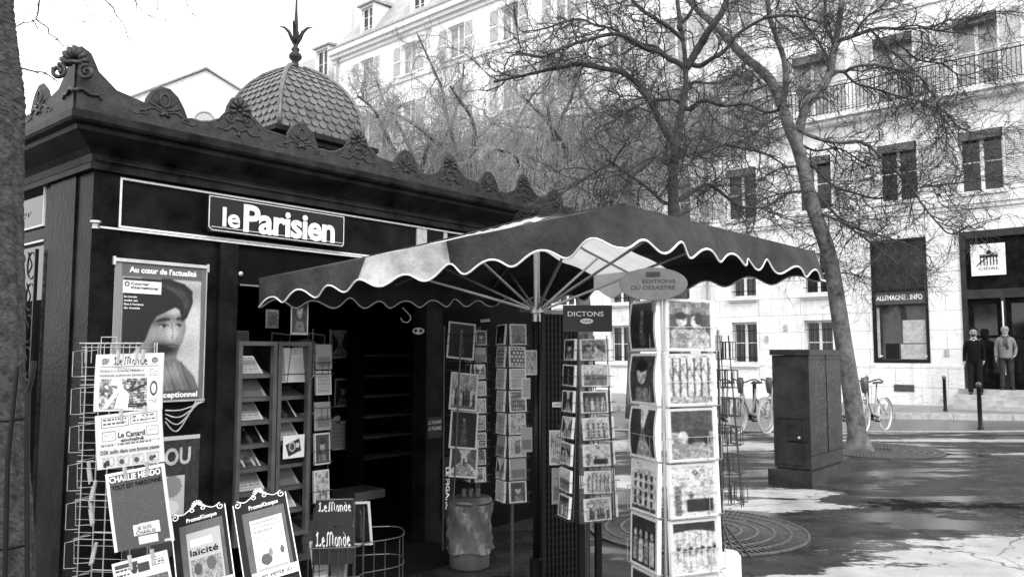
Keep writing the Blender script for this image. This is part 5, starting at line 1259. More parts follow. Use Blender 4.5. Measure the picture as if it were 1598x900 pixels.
# --- blackletter-titled rack near the doorway
lm = empty('newspaper_rack', 'low black newspaper rack with two blackletter name boards and wire basket', 'newspaper rack', T(*at(520, 900, 4.5).xy, 0)@RZ(R(8)))
zt = at(520, 778, 4.5).z
for i, (z0, hh, ww, yy) in enumerate(((zt-.145, .14, .205, 0), (zt-.345, .195, .225, -.03))):
    P = Paint(200, 110, .012); blackletter(P, 'Le Monde'+('.' if i else ''), .08, .08 if i == 0 else .12, .93, .45 if i == 0 else .52, .75)
    q = obj('name_board', grid_mesh('name_board', P, ww, hh, .012, 0, M_print, .02), lm, T(0, yy, z0)@RX(R(-4)))
m = MB(); m.tube([(.11, -.02, .2), (.11, -.02, zt-.01), (.1, -.02, zt), (-.1, -.02, zt)], .005, 6)
for s_ in (-.11, .16): m.tube([(s_, .02, .02), (s_, .02, zt-.05)], .005, 6)
bz = at(520, 850, 4.5).z
for z in (bz, bz-.16, bz-.32):
    m.tube(smoothpath([(-.13, -.06, z), (.12, -.06, z), (.17, -.02, z+.01), (.36, .06, z+.02), (.38, .2, z+.03), (.3, .3, z+.03), (.0, .25, z+.03), (-.13, .1, z+.02)], 3), .0035, 5, closed=False)
for x, y in ((-.13, -.06), (-.07, -.06), (-.02, -.06), (.03, -.06), (.08, -.06), (.12, -.06), (.22, 0), (.28, .03), (.36, .06), (.38, .2)): m.tube([(x, y, .03), (x, y, bz+.01)], .003, 5)
m.build('wire_basket', M_wire_dark, lm)
card('dark', .12, .24, T(*at(566, 850, 4.62))@RZ(R(-25))@RY(R(-6)), 'dark magazine leaning right of the blackletter name boards', 'magazine', t=.015, name='magazine', side=.5)
for i, (kind, x, y, lab) in enumerate((('rows', 503, 900, 'folded paper standing left in the wire basket below the name boards'), ('plaingrey', 525, 905, 'grey folded paper in the middle of the wire basket below the boards'))):
    card(kind, .1, .2, T(*at(x, y, 4.56))@RY(R(-8+10*i)), lab, 'newspaper', t=.02, name='newspaper')
#@@LEFT_END

# ================================================================== INSIDE AND AROUND THE DOORWAY
bn = empty('waste_drum', 'round drum wrapped in clear plastic standing before the postcard racks', 'drum', T(-.31, 5.95, 0))
m = MB(); m.lathe([(.13, 0), (.145, .01), (.15, .2), (.15, .44), (.155, .45)], n=28); m.build('drum', M_cardb, bn, smooth=True)
m = MB(); prof_ = []
vs = []; nn_ = 36
for j in range(9):
    z = .12+j*.045
    for i in range(nn_): a = i*2*math.pi/nn_; r_ = .16+.012*math.sin(5*a+j)+.008*math.sin(11*a-2*j)+random.uniform(-.004, .004)+.01*(j == 0); vs.append((r_*math.cos(a), r_*math.sin(a), z+.01*math.sin(3*a)))
m.add(vs, [(j*nn_+i, j*nn_+(i+1) % nn_, (j+1)*nn_+(i+1) % nn_, (j+1)*nn_+i) for j in range(8) for i in range(nn_)]); m.build('plastic_wrap', M_plastic, bn, smooth=True)
m = MB(); m.lathe([(.165, .46), (.17, .475), (.15, .5), (.05, .51)], n=28); m.build('lid', M_frame, bn, smooth=True)
for i in range(3):
    m = MB(); m.lathe([(.018, 0), (.02, .05), (.012, .055)], n=10); q = m.build('jar', M_frame, None, M=T(-.35+.05*i, 5.9, .512)); tag(q, ('left', 'middle', 'right')[i]+' small jar standing on the drum lid', 'jar', 'small jars on the drum lid')
st_ = empty('stool', 'pale box-like stool with a cushion inside the kiosk doorway', 'stool', KM@T(2.25, .55, .03))
m = MB(); m.box((-.16, -.15, 0), (.14, .15, .3)); m.build('box_base', M_frame, st_)
m = MB(); m.box((-.02, -.19, .33), (.30, .1, .4)); m.box((-.14, -.15, .301), (.14, .15, .328)); m.build('cushion', M_frame, st_)
for i in range(5):
    m = MB(); m.box((-.13, -.1, 0), (.13, .1, .055)); q = m.build('paper_bundle', M_frame, None, M=KM@T(1.78+.01*i, .35, .031+.057*i)@RZ(R(random.uniform(-6, 6)))); tag(q, 'tied paper bundle, %s from the floor in the doorway stack' % ORD[i].replace('top', 'first'), 'paper bundle', 'paper bundles stacked in the doorway')
sf = empty('inner_shelf', 'dark shelf of paper stacks at the back of the kiosk', 'shelf', KM@T(3.2, 1.2, 0))
m = MB(); 
for j in range(7): m.box((-.3, -.12, .55+.19*j), (.35, .12, .56+.19*j))
m.box((-.31, -.12, .0), (-.3, .12, 1.95)); m.box((.35, -.12, 0), (.36, .12, 1.95)); m.build('boards', M_int, sf)
m = MB()
for j in range(6): m.box((-.28, -.13, .562+.19*j), (.3, .1, .58+.19*j))
m.build('paper_stack', M_frame, sf)
rk_ = random.Random(31); places = ['beside the tall shelf', 'above the paper bundles', 'near the ceiling', 'behind the stool', 'behind the vendor', 'close to the doorway pillar']
for i in range(18):
    col_, row_ = i % 6, i//6; kind = ['dark', 'portrait', 'street', 'rows', 'group', 'lane', 'couple', 'facade'][rk_.randrange(8)]
    card(kind, .2, .27, KM@T(1.15+col_*.36+rk_.uniform(-.04, .04), 1.5+rk_.uniform(-.05, .05), .62+row_*.43+rk_.uniform(-.03, .03))@RY(R(rk_.uniform(-5, 5))), 'dim magazine pinned inside the kiosk, %s row from the floor, %s' % (['lowest', 'middle', 'upper'][row_], places[col_]), 'magazine', 'magazines pinned inside the kiosk', t=.006, name='magazine', side=.4)
for i in range(7):
    a_ = rk_.uniform(-20, 20); zb_ = .45+.06*i
    m = MB(); m.box((-.12, -.09, 0), (.12, .09, .05)); q = m.build('parcel', M_cardb, None, M=KM@T(1.95+rk_.uniform(-.02, .02), .95, zb_-.42)@RZ(R(a_))); tag(q, 'flat parcel in the pile deep in the doorway, %s from the floor' % ORD[i].replace('top', 'first'), 'parcel', 'parcels piled in the doorway')
mk = empty('white_mask', 'small white mask with dark eye holes hanging by the doorway pillar', 'mask', T(*at(653, 516, 6.3)))
m = MB(); pts = []
for i in range(24):
    a = i*2*math.pi/24; pts.append((.046*math.cos(a)*(1-.12*(abs(math.cos(a)) < .4)), .028*math.sin(a)*(1.0 if math.sin(a) < 0 else .9)))
m.prism(pts, -.006, .006); m.build('mask_face', M_paper, mk)
for s_ in (-1, 1):
    m = MB(); m.lathe([(.013, 0), (.013, .003)], n=14, M=T(s_*.021, -.0065, 0)@RX(R(90))); m.build('eye', M_black, mk)
m = MB(); m.tube([at(628, 480, 5.35)+Vector(p) for p in ((0, 0, 0),)]+[at(x, y, 5.35) for x, y in ((634, 486), (640, 492), (641, 498), (636, 503), (629, 502), (625, 496))], .0035, 6); tag(m.build('hanging_hook', M_wire), 'curved pale wire hook hanging under the parasol valance', 'hook')
P = Paint(20, 16, .2); P.rect(.1, .1, .9, .9, .12); P.noise(.4, 2)
panel('notice', P, .1, .13, KM@T(1.27, .1, 1.72), 'dim square notice high inside the doorway', 'notice')
card('portrait', .15, .3, KM@T(1.55, .18, 1.68), 'dim magazine page pinned above the narrow wire holder', 'poster', t=.004, name='poster', side=.2)
#@@DOOR_END

# ================================================================== RIGHT SIDE
# utility cabinet on its plinth
uc = empty('utility_cabinet', 'tall dark worn metal utility cabinet on a low plinth beside the leaning tree', 'utility cabinet', T(3.44, 9.29, 0)@RZ(KA))
m = MB(); m.box((0, 0, 0), (1.34, .52, .18)); m.build('plinth', M_cab, uc)
m = MB(); m.box((.10, .05, .181), (1.18, .45, .20)); m.box((.08, .03, .20), (1.2, .47, 1.52)); m.box((.06, .01, 1.5215), (1.22, .49, 1.585)); m.build('body', M_cab, uc)
m = MB(); m.box((.0765, .08, .5), (.0785, .3, .52)); 
for x in (.66,): m.box((x-.004, .022, .36), (x+.004, .0285, 1.52))
m.box((.09, .02, .35), (1.19, .0285, .358)); m.box((.09, .02, 1.47), (1.19, .0285, 1.476)); m.build('seam', M_black, uc)
m = MB(); m.box((.068, .1, .24), (.0785, .42, .26)); m.box((.068, .1, .26), (.0785, .115, .78)); m.box((.068, .405, .26), (.0785, .42, .78)); m.box((.068, .1, .78), (.0785, .42, .795)); m.build('small_door', M_cab, uc)
m = MB(); m.lathe([(.015, 0), (.015, .01), (.006, .012)], n=10, M=T(.068, .16, .56)@RY(R(-90))); m.build('lock', M_rim, uc)
m = MB(); rnd = random.Random(5)
for i in range(700):
    x = rnd.choice([.55, .68, .72, .35, 1.0])+rnd.gauss(0, .09); z = rnd.uniform(.4, 1.45); s_ = rnd.uniform(.003, .016)
    if not (.1 < x < 1.17): continue
    pts = [(x+s_*rnd.uniform(.5, 1)*math.cos(a), z+1.6*s_*rnd.uniform(.5, 1)*math.sin(a)) for a in [j*math.pi/3 for j in range(6)]]
    m.add([(p[0], .0275, p[1]) for p in pts], [tuple(range(6))])
m.build('peeled_paint', M_papergrey if False else M_frame, uc)['kind'] = 'stuff'

def grate(cx, cy, r1, r0, label, open_=.22):
    root = empty('tree_grate', label, 'tree grate', T(cx, cy, 0), 'round iron tree grates')
    m = MB()
    for r_ in np.linspace(r0, r1, 6):
        n_ = 48; vs = []
        for i in range(n_):
            a = i*2*math.pi/n_
            for rr, z in ((r_-.012, .004), (r_-.012, .018), (r_+.012, .018), (r_+.012, .004)): vs.append((rr*math.cos(a), rr*math.sin(a), z))
        m.add(vs, [(i*4+k, ((i+1) % n_)*4+k, ((i+1) % n_)*4+k+1, i*4+k+1) for i in range(n_) for k in range(3)])
    rs = list(np.linspace(r0, r1, 6))
    for k in range(5):
        n_ = [44, 60, 76, 92, 108][k]
        for i in range(n_):
            a = i*2*math.pi/n_; m.box((rs[k]+.012, -.007, .004), (rs[k+1]-.012, .007, .015), RZ(a))
    m.build('bars', M_iron, root)
    m = MB(); vs = [(0, 0, .0035)]+[(r1*math.cos(i*math.pi/24), r1*math.sin(i*math.pi/24), .0035) for i in range(48)]
    m.add(vs, [(0, i+1, (i+1) % 48+1) for i in range(48)]); m.build('soil', M_soil, root)
    return root
grate(1.62, 7.15, .93, .24, 'round iron tree grate nearest, between the print stand and the bright ground')
grate(5.78, 12.85, .98, .28, 'round iron tree grate at the foot of the leaning tree')

# rod with a white weight, and the empty wire rack
rd = empty('sign_rod', 'thin black leaning rod with small sign set in a white weight', 'sign post', T(1.46, 5.66, 0))
m = MB(); m.tube([(0, 0, .1), (-.115, .0, 1.72)], .02, 8); m.tube([(-.1, .03, .05), (-.15, .0, 1.5)], .008, 6); m.build('rod', M_black, rd)
m = MB(); m.lathe([(.115, 0.001), (.125, .02), (.122, .15), (.105, .175), (.02, .18)], n=28); m.build('weight', M_base, rd, smooth=True)
m = MB(); m.box((-.17, -.03, 1.69), (-.045, -.022, 1.81)); q = m.build('sign_board', M_stand, rd); m = MB(); m.box((-.15, -.036, 1.76), (-.09, -.031, 1.79)); m.build('sticker', M_paper, q)
ew = empty('empty_wire_rack', 'empty black wire spinner standing right of the tall print stand', 'card rack', T(1.56, 6.05, 0)@RZ(R(15)))
m = MB(); m.tube([(0, 0, .02), (0, 0, 1.72)], .01, 6)
for a in range(4):
    Mf = RZ(a*math.pi/2); 
    for s_ in (-.06, .06): m.tube([Mf@Vector((s_, -.05, 1.68)), Mf@Vector((s_*1.5, -.13, .42))], .004, 5)
    for j in range(6):
        z = 1.5-j*.21; o_ = .05+.014*j
        for s0 in (-.09, .01):
            q = [(s0, -o_, z), (s0, -o_-.045, z), (s0+.08, -o_-.045, z), (s0+.08, -o_, z)]
            m.tube([Mf@Vector(p) for p in q], .0028, 4, closed=True); m.tube([Mf@Vector((p[0], p[1], p[2]+.13)) for p in q], .0028, 4, closed=True)
            for p in q: m.tube([Mf@Vector(p), Mf@Vector((p[0], p[1], p[2]+.13))], .0028, 4)
    m.tube([Mf@Vector((0, 0, .3)), Mf@Vector((0, -.24, .02))], .009, 5)
m.build('wire_frame', M_wire_dark, ew)

# bollards
def bollard(x, y, z, h, label):
    root = empty('bollard', label, 'bollard', T(x, y, z), 'black metal bollards')
    m = MB(); m.lathe([(.062, 0), (.062, .02), (.045, .05), (.04, h-.1), (.05, h-.095), (.05, h-.08), (.03, h-.07)], n=14); m.build('post', M_black, root, smooth=True)
    m = MB(); m.lathe([(.03, h-.069), (.045, h-.055), (.055, h-.02), (.045, h+.01), (.02, h+.025), (.003, h+.03)], n=14); m.build('knob', M_frame, root, smooth=True)
bollard(9.5, 16.35, 0, .93, 'nearest black bollard, standing in front of the building entrance steps')
bollard(11.28, 20.95, .04, .88, 'black bollard standing between the shop window and the entrance steps')
bollard(9.26, 20.95, .04, .88, 'black bollard standing behind the bicycle right of the leaning trunk')
bollard(6.3, 20.9, .04 if False else -.1, .9, 'black bollard standing among the bicycles left of the utility cabinet')

# bicycles
def make_bike():
    root = empty('bicycle', 'x', 'bicycle'); wr = .31
    for x in (-.52, .52):
        q = MB(); q.tube([(x+wr*math.cos(a), 0, wr+.02+wr*math.sin(a)) for a in [i*math.pi/16 for i in range(32)]], .02, 7, closed=True); wh_ = q.build('wheel', M_rim, root)
        q = MB()
        for i in range(14): a = i*math.pi/7; q.tube([(x, .02*(-1)**i, wr+.02), (x+wr*math.cos(a), 0, wr+.02+wr*math.sin(a))], .0022, 3)
        q.tube([(x, -.05, wr+.02), (x, .05, wr+.02)], .025, 8); q.build('spokes', M_wire, wh_)
    q = MB(); z0 = wr+.02
    q.tube(smoothpath([(-.34, 0, .88), (-.3, 0, .72), (-.12, 0, .42), (.02, 0, .36), (.16, 0, .34)]), .028, 8)       # swan-neck frame
    q.tube([(.02, 0, .32), (.12, 0, .62), (.17, 0, .86)], .02, 8); q.tube([(.05, .03, .32), (.52, .05, z0)], .014, 6); q.tube([(.05, -.03, .32), (.52, -.05, z0)], .014, 6)
    q.tube([(.15, .0, .7), (.5, .06, z0)], .012, 6); q.tube([(.15, .0, .7), (.5, -.06, z0)], .012, 6)
    q.tube([(-.32, .0, .84), (-.4, .05, .62), (-.52, .05, z0)], .016, 6); q.tube([(-.32, .0, .84), (-.4, -.05, .62), (-.52, -.05, z0)], .016, 6)
    q.build('frame', M_bike, root, smooth=True)
    for x, a0, a1 in ((-.52, 20, 170), (.52, -10, 150)):
        q = MB(); pts = [(x+(wr+.045)*math.cos(R(a)), 0, z0+(wr+.045)*math.sin(R(a))) for a in range(a0, a1+1, 12)]
        vs = [];
        for p in pts: vs += [(p[0], -.035, p[2]-.012), (p[0], 0, p[2]+.01), (p[0], .035, p[2]-.012)]
        q.add(vs, [(i*3+k, i*3+k+1, i*3+k+4, i*3+k+3) for i in range(len(pts)-1) for k in range(2)]); q.build('mudguard', M_papergrey, root, smooth=True)
    q = MB(); q.tube(smoothpath([(-.18, -.28, 1.02), (-.28, -.22, 1.06), (-.34, -.05, 1.0), (-.34, .05, 1.0), (-.28, .22, 1.06), (-.18, .28, 1.02)]), .013, 7); q.tube([(-.34, 0, .86), (-.34, 0, 1.0)], .018, 7); q.build('handlebar', M_black, root)
    q = MB(); q.lathe([(.002, 1.1), (.055, 1.09), (.075, 1.0), (.06, .9), (.045, .8), (.002, .78)], (-.40, 0, 0), 10); q.build('basket_shell', M_frame, root, smooth=True)
    q = MB()
    vs = []; 
    for (x, hw, z) in ((.03, .02, .985), (.1, .035, .995), (.2, .08, .985), (.28, .095, 1.0), (.31, .06, .99)): vs += [(x, -hw, z-.03), (x, -hw*.8, z), (x, hw*.8, z), (x, hw, z-.03)]
    q.add(vs, [(i*4+k, i*4+k+1, i*4+k+5, i*4+k+4) for i in range(4) for k in range(3)]+[(0,1,2,3),(16,19,18,17)]); q.tube([(.17, 0, .84), (.18, 0, .98)], .014, 6); q.build('saddle', M_saddle, root)
    q = MB(); q.tube([(.03, -.09, .31), (.03, .09, .31)], .012, 6)
    for s_ in (-1, 1): q.tube([(.03, s_*.06, .31), (.03+s_*.12, s_*.06, .24)], .01, 6); q.box((.03+s_*.12-.04, s_*.07, .225), (.03+s_*.12+.04, s_*.15, .25))
    q.lathe([(.07, 0), (.07, .006)], n=18, M=T(.03, .05, .31)@RX(R(90))); q.build('crank', M_black, root)
    return root
b0 = make_bike()
bl = ['city bicycle partly behind the print stand, leftmost of the docked row', 'pale city bicycle second from the left in the docked row', 'pale city bicycle docked immediately left of the utility cabinet', 'city bicycle mostly hidden behind the leaning trunk and utility cabinet', 'pale city bicycle docked right of the leaning trunk']
for i, px_ in enumerate((1128, 1172, 1216, 1312, 1362)):
    p = at(px_, 600, 15.75); M = T(p.x, 15.75, -.0)@RZ(R(43))@Matrix.Scale(.98, 4)
    o = b0 if i == 0 else dup(b0, None, bl[i]); o.matrix_world = M; o['label'] = bl[i]; o['group'] = 'docked city bicycles'

# ================================================================== PEOPLE
def skin(name, verts, edges, radii, parent, material, levels=2, root=0):
    me = bpy.data.meshes.new(name); me.from_pydata(verts, edges, []); o = bpy.data.objects.new(name, me); COL.objects.link(o)
    md = o.modifiers.new('s', 'SKIN'); md.use_smooth_shade = True
    for i, r_ in enumerate(radii):
        rr = r_ if isinstance(r_, tuple) else (r_, r_); me.skin_vertices[0].data[i].radius = rr
    for i in range(len(radii)): me.skin_vertices[0].data[i].use_root = (i == root)
    sb = o.modifiers.new('b', 'SUBSURF'); sb.levels = levels; sb.render_levels = levels
    dg = bpy.context.evaluated_depsgraph_get(); dg.update()
    m2 = bpy.data.meshes.new_from_object(o.evaluated_get(dg)); bpy.data.objects.remove(o); m2.materials.clear(); m2.materials.append(material)
    return obj(name, m2, parent)
def person(M, label, hgt, jacket, trouser, hairm, bald, arm_pose, scarf=False, beard=None):
    root = empty('person', label, 'person', M@Matrix.Scale(hgt/1.78, 4))
    # joints (m, feet at z=0, facing -y)
    hl, hr = (-.10, 0, .93), (.10, 0, .93)
    L_arm, R_arm = arm_pose      # lists elbow, wrist, hand
    V = [(0,0,1.0),(0,-.01,1.18),(0,0,1.36),(0,.01,1.46),(0,-.0,1.54),(0,-.015,1.62),(0,-.005,1.7),(0,-.0,1.76),
         hl,(-.105,-.01,.5),(-.11,.03,.1),(-.12,-.02,.045),(-.125,-.15,.03),
         hr,(.105,-.01,.5),(.11,.03,.1),(.12,-.02,.045),(.125,-.15,.03),
         (-.15,.01,1.40),L_arm[0],L_arm[1],L_arm[2],(.15,.01,1.40),R_arm[0],R_arm[1],R_arm[2]]
    E_ = [(0,1),(1,2),(2,3),(3,4),(4,5),(5,6),(6,7),(0,8),(8,9),(9,10),(10,11),(11,12),(0,13),(13,14),(14,15),(15,16),(16,17),(3,18),(18,19),(19,20),(20,21),(3,22),(22,23),(23,24),(24,25)]
    rad = [.085,.09,.1,.06,.06,.1,.108,.07,.07,.05,.036,.033,.03,.07,.05,.036,.033,.03,.05,.042,.03,.026,.05,.038,.03,.026]
    body = skin('body', V, E_, rad, root, M_skin, 2)
    print('head', [round(x, 3) for x in (min(v.co.x for v in body.data.vertices if v.co.z > 1.6), max(v.co.x for v in body.data.vertices if v.co.z > 1.6), min(v.co.y for v in body.data.vertices if v.co.z > 1.6), max(v.co.z for v in body.data.vertices))])
    # face
    q = MB(); q.tube([(0, -.098, 1.665), (0, -.118, 1.635), (0, -.1, 1.628)], [.008, .014, .01], 6); q.build('nose', M_skin, body)
    for s_ in (-1, 1):
        q = MB(); q.lathe([(.002, -.012), (.012, -.006), (.012, .006), (.002, .012)], n=8, M=T(s_*.031, -.09, 1.662)); q.build('eye', M_hair, body)
        q = MB(); q.lathe([(.003, -.03), (.014, -.015), (.016, .01), (.004, .03)], n=8, M=T(s_*.083, .0, 1.645)); q.build('ear', M_skin, body)
    for s_ in (-1, 1):
        q = MB(); q.tube([(s_*.014, -.1, 1.682), (s_*.034, -.099, 1.69), (s_*.056, -.085, 1.683)], [.005, .007, .004], 5); q.build('eyebrow', M_hair, body)
    q = MB(); q.tube([(-.025, -.088, 1.592), (0, -.096, 1.59), (.025, -.088, 1.592)], .005, 5); q.build('mouth', M_hair, body)
    for (w_, k_) in ((L_arm, -1), (R_arm, 1)):       # fingers
        hnd = Vector(w_[2]); d = (hnd-Vector(w_[1])).normalized()
        for f in range(4):
            off = Vector((0, (f-1.5)*.018, 0)); q = MB(); q.tube([hnd+off-d*.01, hnd+off+d*.04, hnd+off+d*(.07-.006*abs(f-1))+Vector((-k_*.012, 0, 0))], [.009, .008, .006], 6); q.build('finger', M_skin, body, smooth=True)
        q = MB(); q.tube([hnd+Vector((0, -.03, 0))-d*.02, hnd+Vector((-k_*.0, -.045, 0))+d*.025], [.011, .008], 6); q.build('thumb', M_skin, body, smooth=True)
    # clothes: lofted torso and hips with sleeves and legs running into them
    def loft(mb, rings, n=20):
        vs = []
        for z, rx, ry, oy in rings: vs += [(rx*math.cos(i*2*math.pi/n), oy+ry*math.sin(i*2*math.pi/n)*(1+.05*math.sin(7*i+z*40)), z) for i in range(n)]
        mb.add(vs, [(k*n+i, k*n+(i+1) % n, (k+1)*n+(i+1) % n, (k+1)*n+i) for k in range(len(rings)-1) for i in range(n)]+[tuple(range(n-1, -1, -1)), tuple((len(rings)-1)*n+i for i in range(n))])
    q = MB(); loft(q, [(.87, .15, .12, 0), (.885, .17, .132, 0), (.93, .165, .13, 0), (1.05, .158, .13, -.012), (1.2, .168, .135, -.012), (1.33, .178, .13, 0), (1.39, .178, .118, .005), (1.43, .155, .105, .008), (1.47, .11, .088, .01), (1.505, .075, .075, .008), (1.53, .066, .068, .005)])
    for k_, ar in ((-1, L_arm), (1, R_arm)):
        q.tube(smoothpath([(k_*.1, .01, 1.40), (k_*.155, .01, 1.385), Vector((k_*.193, .015, 1.30)), ar[0], ar[1]], 3), [.045, .055, .06, .062, .06, .06, .057, .055, .052, .05, .046, .043, .04], 12)
    q.build('top', jacket, root, smooth=True)
    q = MB(); loft(q, [(.80, .10, .09, 0), (.86, .15, .112, 0), (.95, .152, .118, 0), (1.02, .14, .11, 0)])
    for k_, fx in ((-1, 0), (1, .0)):
        q.tube(smoothpath([(k_*.075, 0, .93), (k_*.095, 0, .8), (k_*.105, -.01, .5), (k_*.112, .01, .25), (k_*.114, .0, .07)], 3), [.082, .092, .092, .088, .083, .076, .07, .066, .063, .061, .06, .062, .068], 14)
    q.build('trousers', trouser, root, smooth=True)
    for s_ in (-1, 1):
        q = MB(); q.tube([(s_*.114, .07, .035), (s_*.114, .03, .045), (s_*.118, -.06, .045), (s_*.128, -.15, .03), (s_*.13, -.18, .022)], [.03, .045, .045, .04, .02], 10); q.build('shoe', M_shoe, root, smooth=True)
    if not bald: 
        q = MB(); q.lathe([(.07, -.12), (.1, -.08), (.112, -.01), (.108, .04), (.08, .075), (.02, .092)], n=16, M=T(0, .024, 1.70)@RX(R(16))); q.build('hair', hairm, body, smooth=True)
    else: skin('hair', [(-.085,.02,1.64),(0,.09,1.64),(.085,.02,1.64)], [(0,1),(1,2)], [.045,.055,.045], body, hairm, 1)
    if beard: skin('beard', [(-.055,-.05,1.6),(0,-.085,1.565),(.055,-.05,1.6)], [(0,1),(1,2)], [.026,.03,.026], body, beard, 1)
    if scarf:
        q = MB(); q.tube(smoothpath([(-.08, .03, 1.48), (-.06, -.07, 1.47), (0, -.1, 1.43), (.06, -.07, 1.47), (.08, .03, 1.48), (0, .08, 1.5)]), .03, 8, closed=False); q.tube([(.01, -.11, 1.43), (.02, -.145, 1.3), (.03, -.14, 1.12)], [.03, .034, .036], 8); q.tube([(-.02, -.11, 1.43), (-.03, -.145, 1.3), (-.03, -.14, 1.2)], [.025, .03, .03], 8); q.build('scarf', M_scarf, root, smooth=True)
    else:
        q = MB(); q.tube([(-.07, .0, 1.5), (-.05, -.06, 1.48), (0, -.1, 1.43), (.05, -.06, 1.48), (.07, .0, 1.5)], .009, 6); q.build('collar', M_paper, root, smooth=True)
    return root
# positions on the entrance steps (facade frame)
def onf(px, py, y):
    r = ray(px, py); n_ = -FN; k = (FO.dot(n_)+y)/(r.x*n_.x+r.y*n_.y); return FM.inverted()@Vector((r.x*k, r.y*k, CAMH+r.z*k))
pm1 = onf(1523, 600, -.6); pm2 = onf(1571, 600, -.30)
person(FM@T(pm1.x, -.64, .42)@RZ(R(12)), 'dark haired bearded man in a black sweater standing on the entrance steps', 1.80, M_sweater, M_trouser, M_hair, False, (((-.222,.035,1.12),(-.235,-.03,.89),(-.235,-.06,.81)), ((.225,.05,1.12),(.222,-.02,.90),(.2,-.06,.83))), beard=M_hair)
person(FM@T(pm2.x, -.20, .55)@RZ(R(14)), 'bald man in a grey jacket and dark scarf beside the entrance door', 1.74, M_jacket, M_jeans, M_grey_hair, True, (((-.23,.03,1.12),(-.245,-.03,.89),(-.25,-.05,.81)), ((.24,.07,1.13),(.205,-.05,.95),(.165,-.09,.90))), scarf=True, beard=M_grey_hair)
person(KM@T(2.02, .75, .03)@RZ(R(-8)), 'vendor in dark clothes standing in the gloom of the kiosk doorway', 1.62, M_sweater, M_trouser, M_grey_hair, False, (((-.26,-.03,1.16),(-.2,-.22,1.12),(-.14,-.28,1.14)), ((.26,.04,1.14),(.22,-.2,1.08),(.14,-.27,1.08))))
#@@PEOPLE_END

# ================================================================== TREES
class TubeBuf(MB): pass
def walk(rnd, p, d, length, n, wob, grav, lift=0):
    pts = [p.copy()]; d = d.normalized()
    for i in range(n):
        d = d+Vector((rnd.gauss(0, wob), rnd.gauss(0, wob), rnd.gauss(0, wob)))+Vector((0, 0, -grav+lift*i/n)); d.normalize(); pts.append(pts[-1]+d*length/n)
    return pts
def taper(r0, r1, n): return [r0+(r1-r0)*i/(n-1) for i in range(n)]
def grow(mb, rnd, pts, radii, lvl, spec):
    """spec: list of per-level dicts(step, len, r, wob, grav, ang, n, lift)"""
    if lvl >= len(spec): return
    sp = spec[lvl]; acc = rnd.uniform(0, sp['step']); side = 1
    tot = sum((b-a).length for a, b in zip(pts[:-1], pts[1:])); run = 0
    for i in range(len(pts)-1):
        a, b = pts[i], pts[i+1]; L_ = (b-a).length; t = 0
        if L_ < 1e-6: continue
        while acc < L_:
            q = a+(b-a)*(acc/L_); d = (b-a)/L_; fr = (run+acc)/tot
            if fr >= sp.get('start', .12):
                ax = d.cross(Vector((rnd.gauss(0, 1), rnd.gauss(0, 1), rnd.gauss(0, 1)))).normalized()
                nd = Matrix.Rotation(R(rnd.uniform(*sp['ang'])), 3, ax)@d; nd.z += sp.get('up', 0); 
                ln = sp['len']*rnd.uniform(.45, 1.15)*(1-.35*fr); rr = min(sp['r']*rnd.uniform(.8, 1.2), radii[i]*.8)
                w_ = walk(rnd, q, nd, ln, sp['n'], sp['wob'], sp['grav'], sp.get('lift', 0)); rd = taper(rr, max(rr*.35, spec[-1]['r']*.5), len(w_))
                mb.tube(w_, rd, 4 if lvl == 0 else 3, cap=False); grow(mb, rnd, w_, rd, lvl+1, spec)
            acc += sp['step']*rnd.uniform(.6, 1.5)
        acc -= L_; run += L_
WOOD = []
def topx(p):
    q = p-Vector((0, 0, CAMH)); c, s_ = math.cos(PITCH), math.sin(PITCH); yy = q.y*c+q.z*s_; zz = -q.y*s_+q.z*c
    return 799+F*q.x/yy, 450-F*zz/yy
def limb(mb, rnd, path, d0, d1, r0, r1, spec=None, n=7):
    first = None
    if WOOD:
        bx_ = min(WOOD, key=lambda w: (w[1]-path[0][0])**2+(w[2]-path[0][1]-6)**2)
        if math.hypot(bx_[1]-path[0][0], bx_[2]-path[0][1]) < 45: first = bx_[0]; d1 = d1-d0+first.y; d0 = first.y
    m_ = len(path); P3 = []
    for i, (x, y) in enumerate(path):
        d = d0+(d1-d0)*i/(m_-1)+rnd.uniform(-.03, .03)*(i not in (0,)); P3.append(at(x, y, d))
    if first is not None: P3.insert(0, first.copy())
    P3 = smoothpath(P3, 4); rr = taper(r0, r1, len(P3)); rr = [r_*rnd.uniform(.93, 1.07) for r_ in rr]
    WOOD.extend((p,)+topx(p) for p in P3)
    mb.tube(P3, rr, n, cap=True)
    return P3, rr
# --- tree 1: upright trunk behind the parasol
def px2(d): return d/F
rnd = random.Random(11)
t1 = empty('bare_tree', 'bare tree with an upright trunk rising behind the parasol peak', 'tree', T(1.62, 7.15, 0))
tk = MB(); cr_ = MB()
D1 = 7.15
base = at(1082, 560, D1)
P3 = [Vector((1.62, 7.15, -.02)), Vector((1.58, 7.15, .3)), Vector((1.5, 7.15, 1.4)), at(1060, 400, D1), at(1052, 330, D1), at(1050, 280, D1), at(1055, 230, D1), at(1062, 180, D1+.05), at(1070, 130, D1+.1), at(1068, 80, D1+.15), at(1058, 10, D1+.2), at(1050, -80, D1+.25), at(1046, -180, D1+.3)]
P3 = smoothpath(P3, 4); rr = []
for i in range(len(P3)):
    z = P3[i].z; rr.append(max(.02, .12-.023*z+.05*max(0, .3-z)+.004*math.sin(i*1.7)))
tk.tube(P3, rr, 14); WOOD[:] = [(p,)+topx(p) for p in P3]
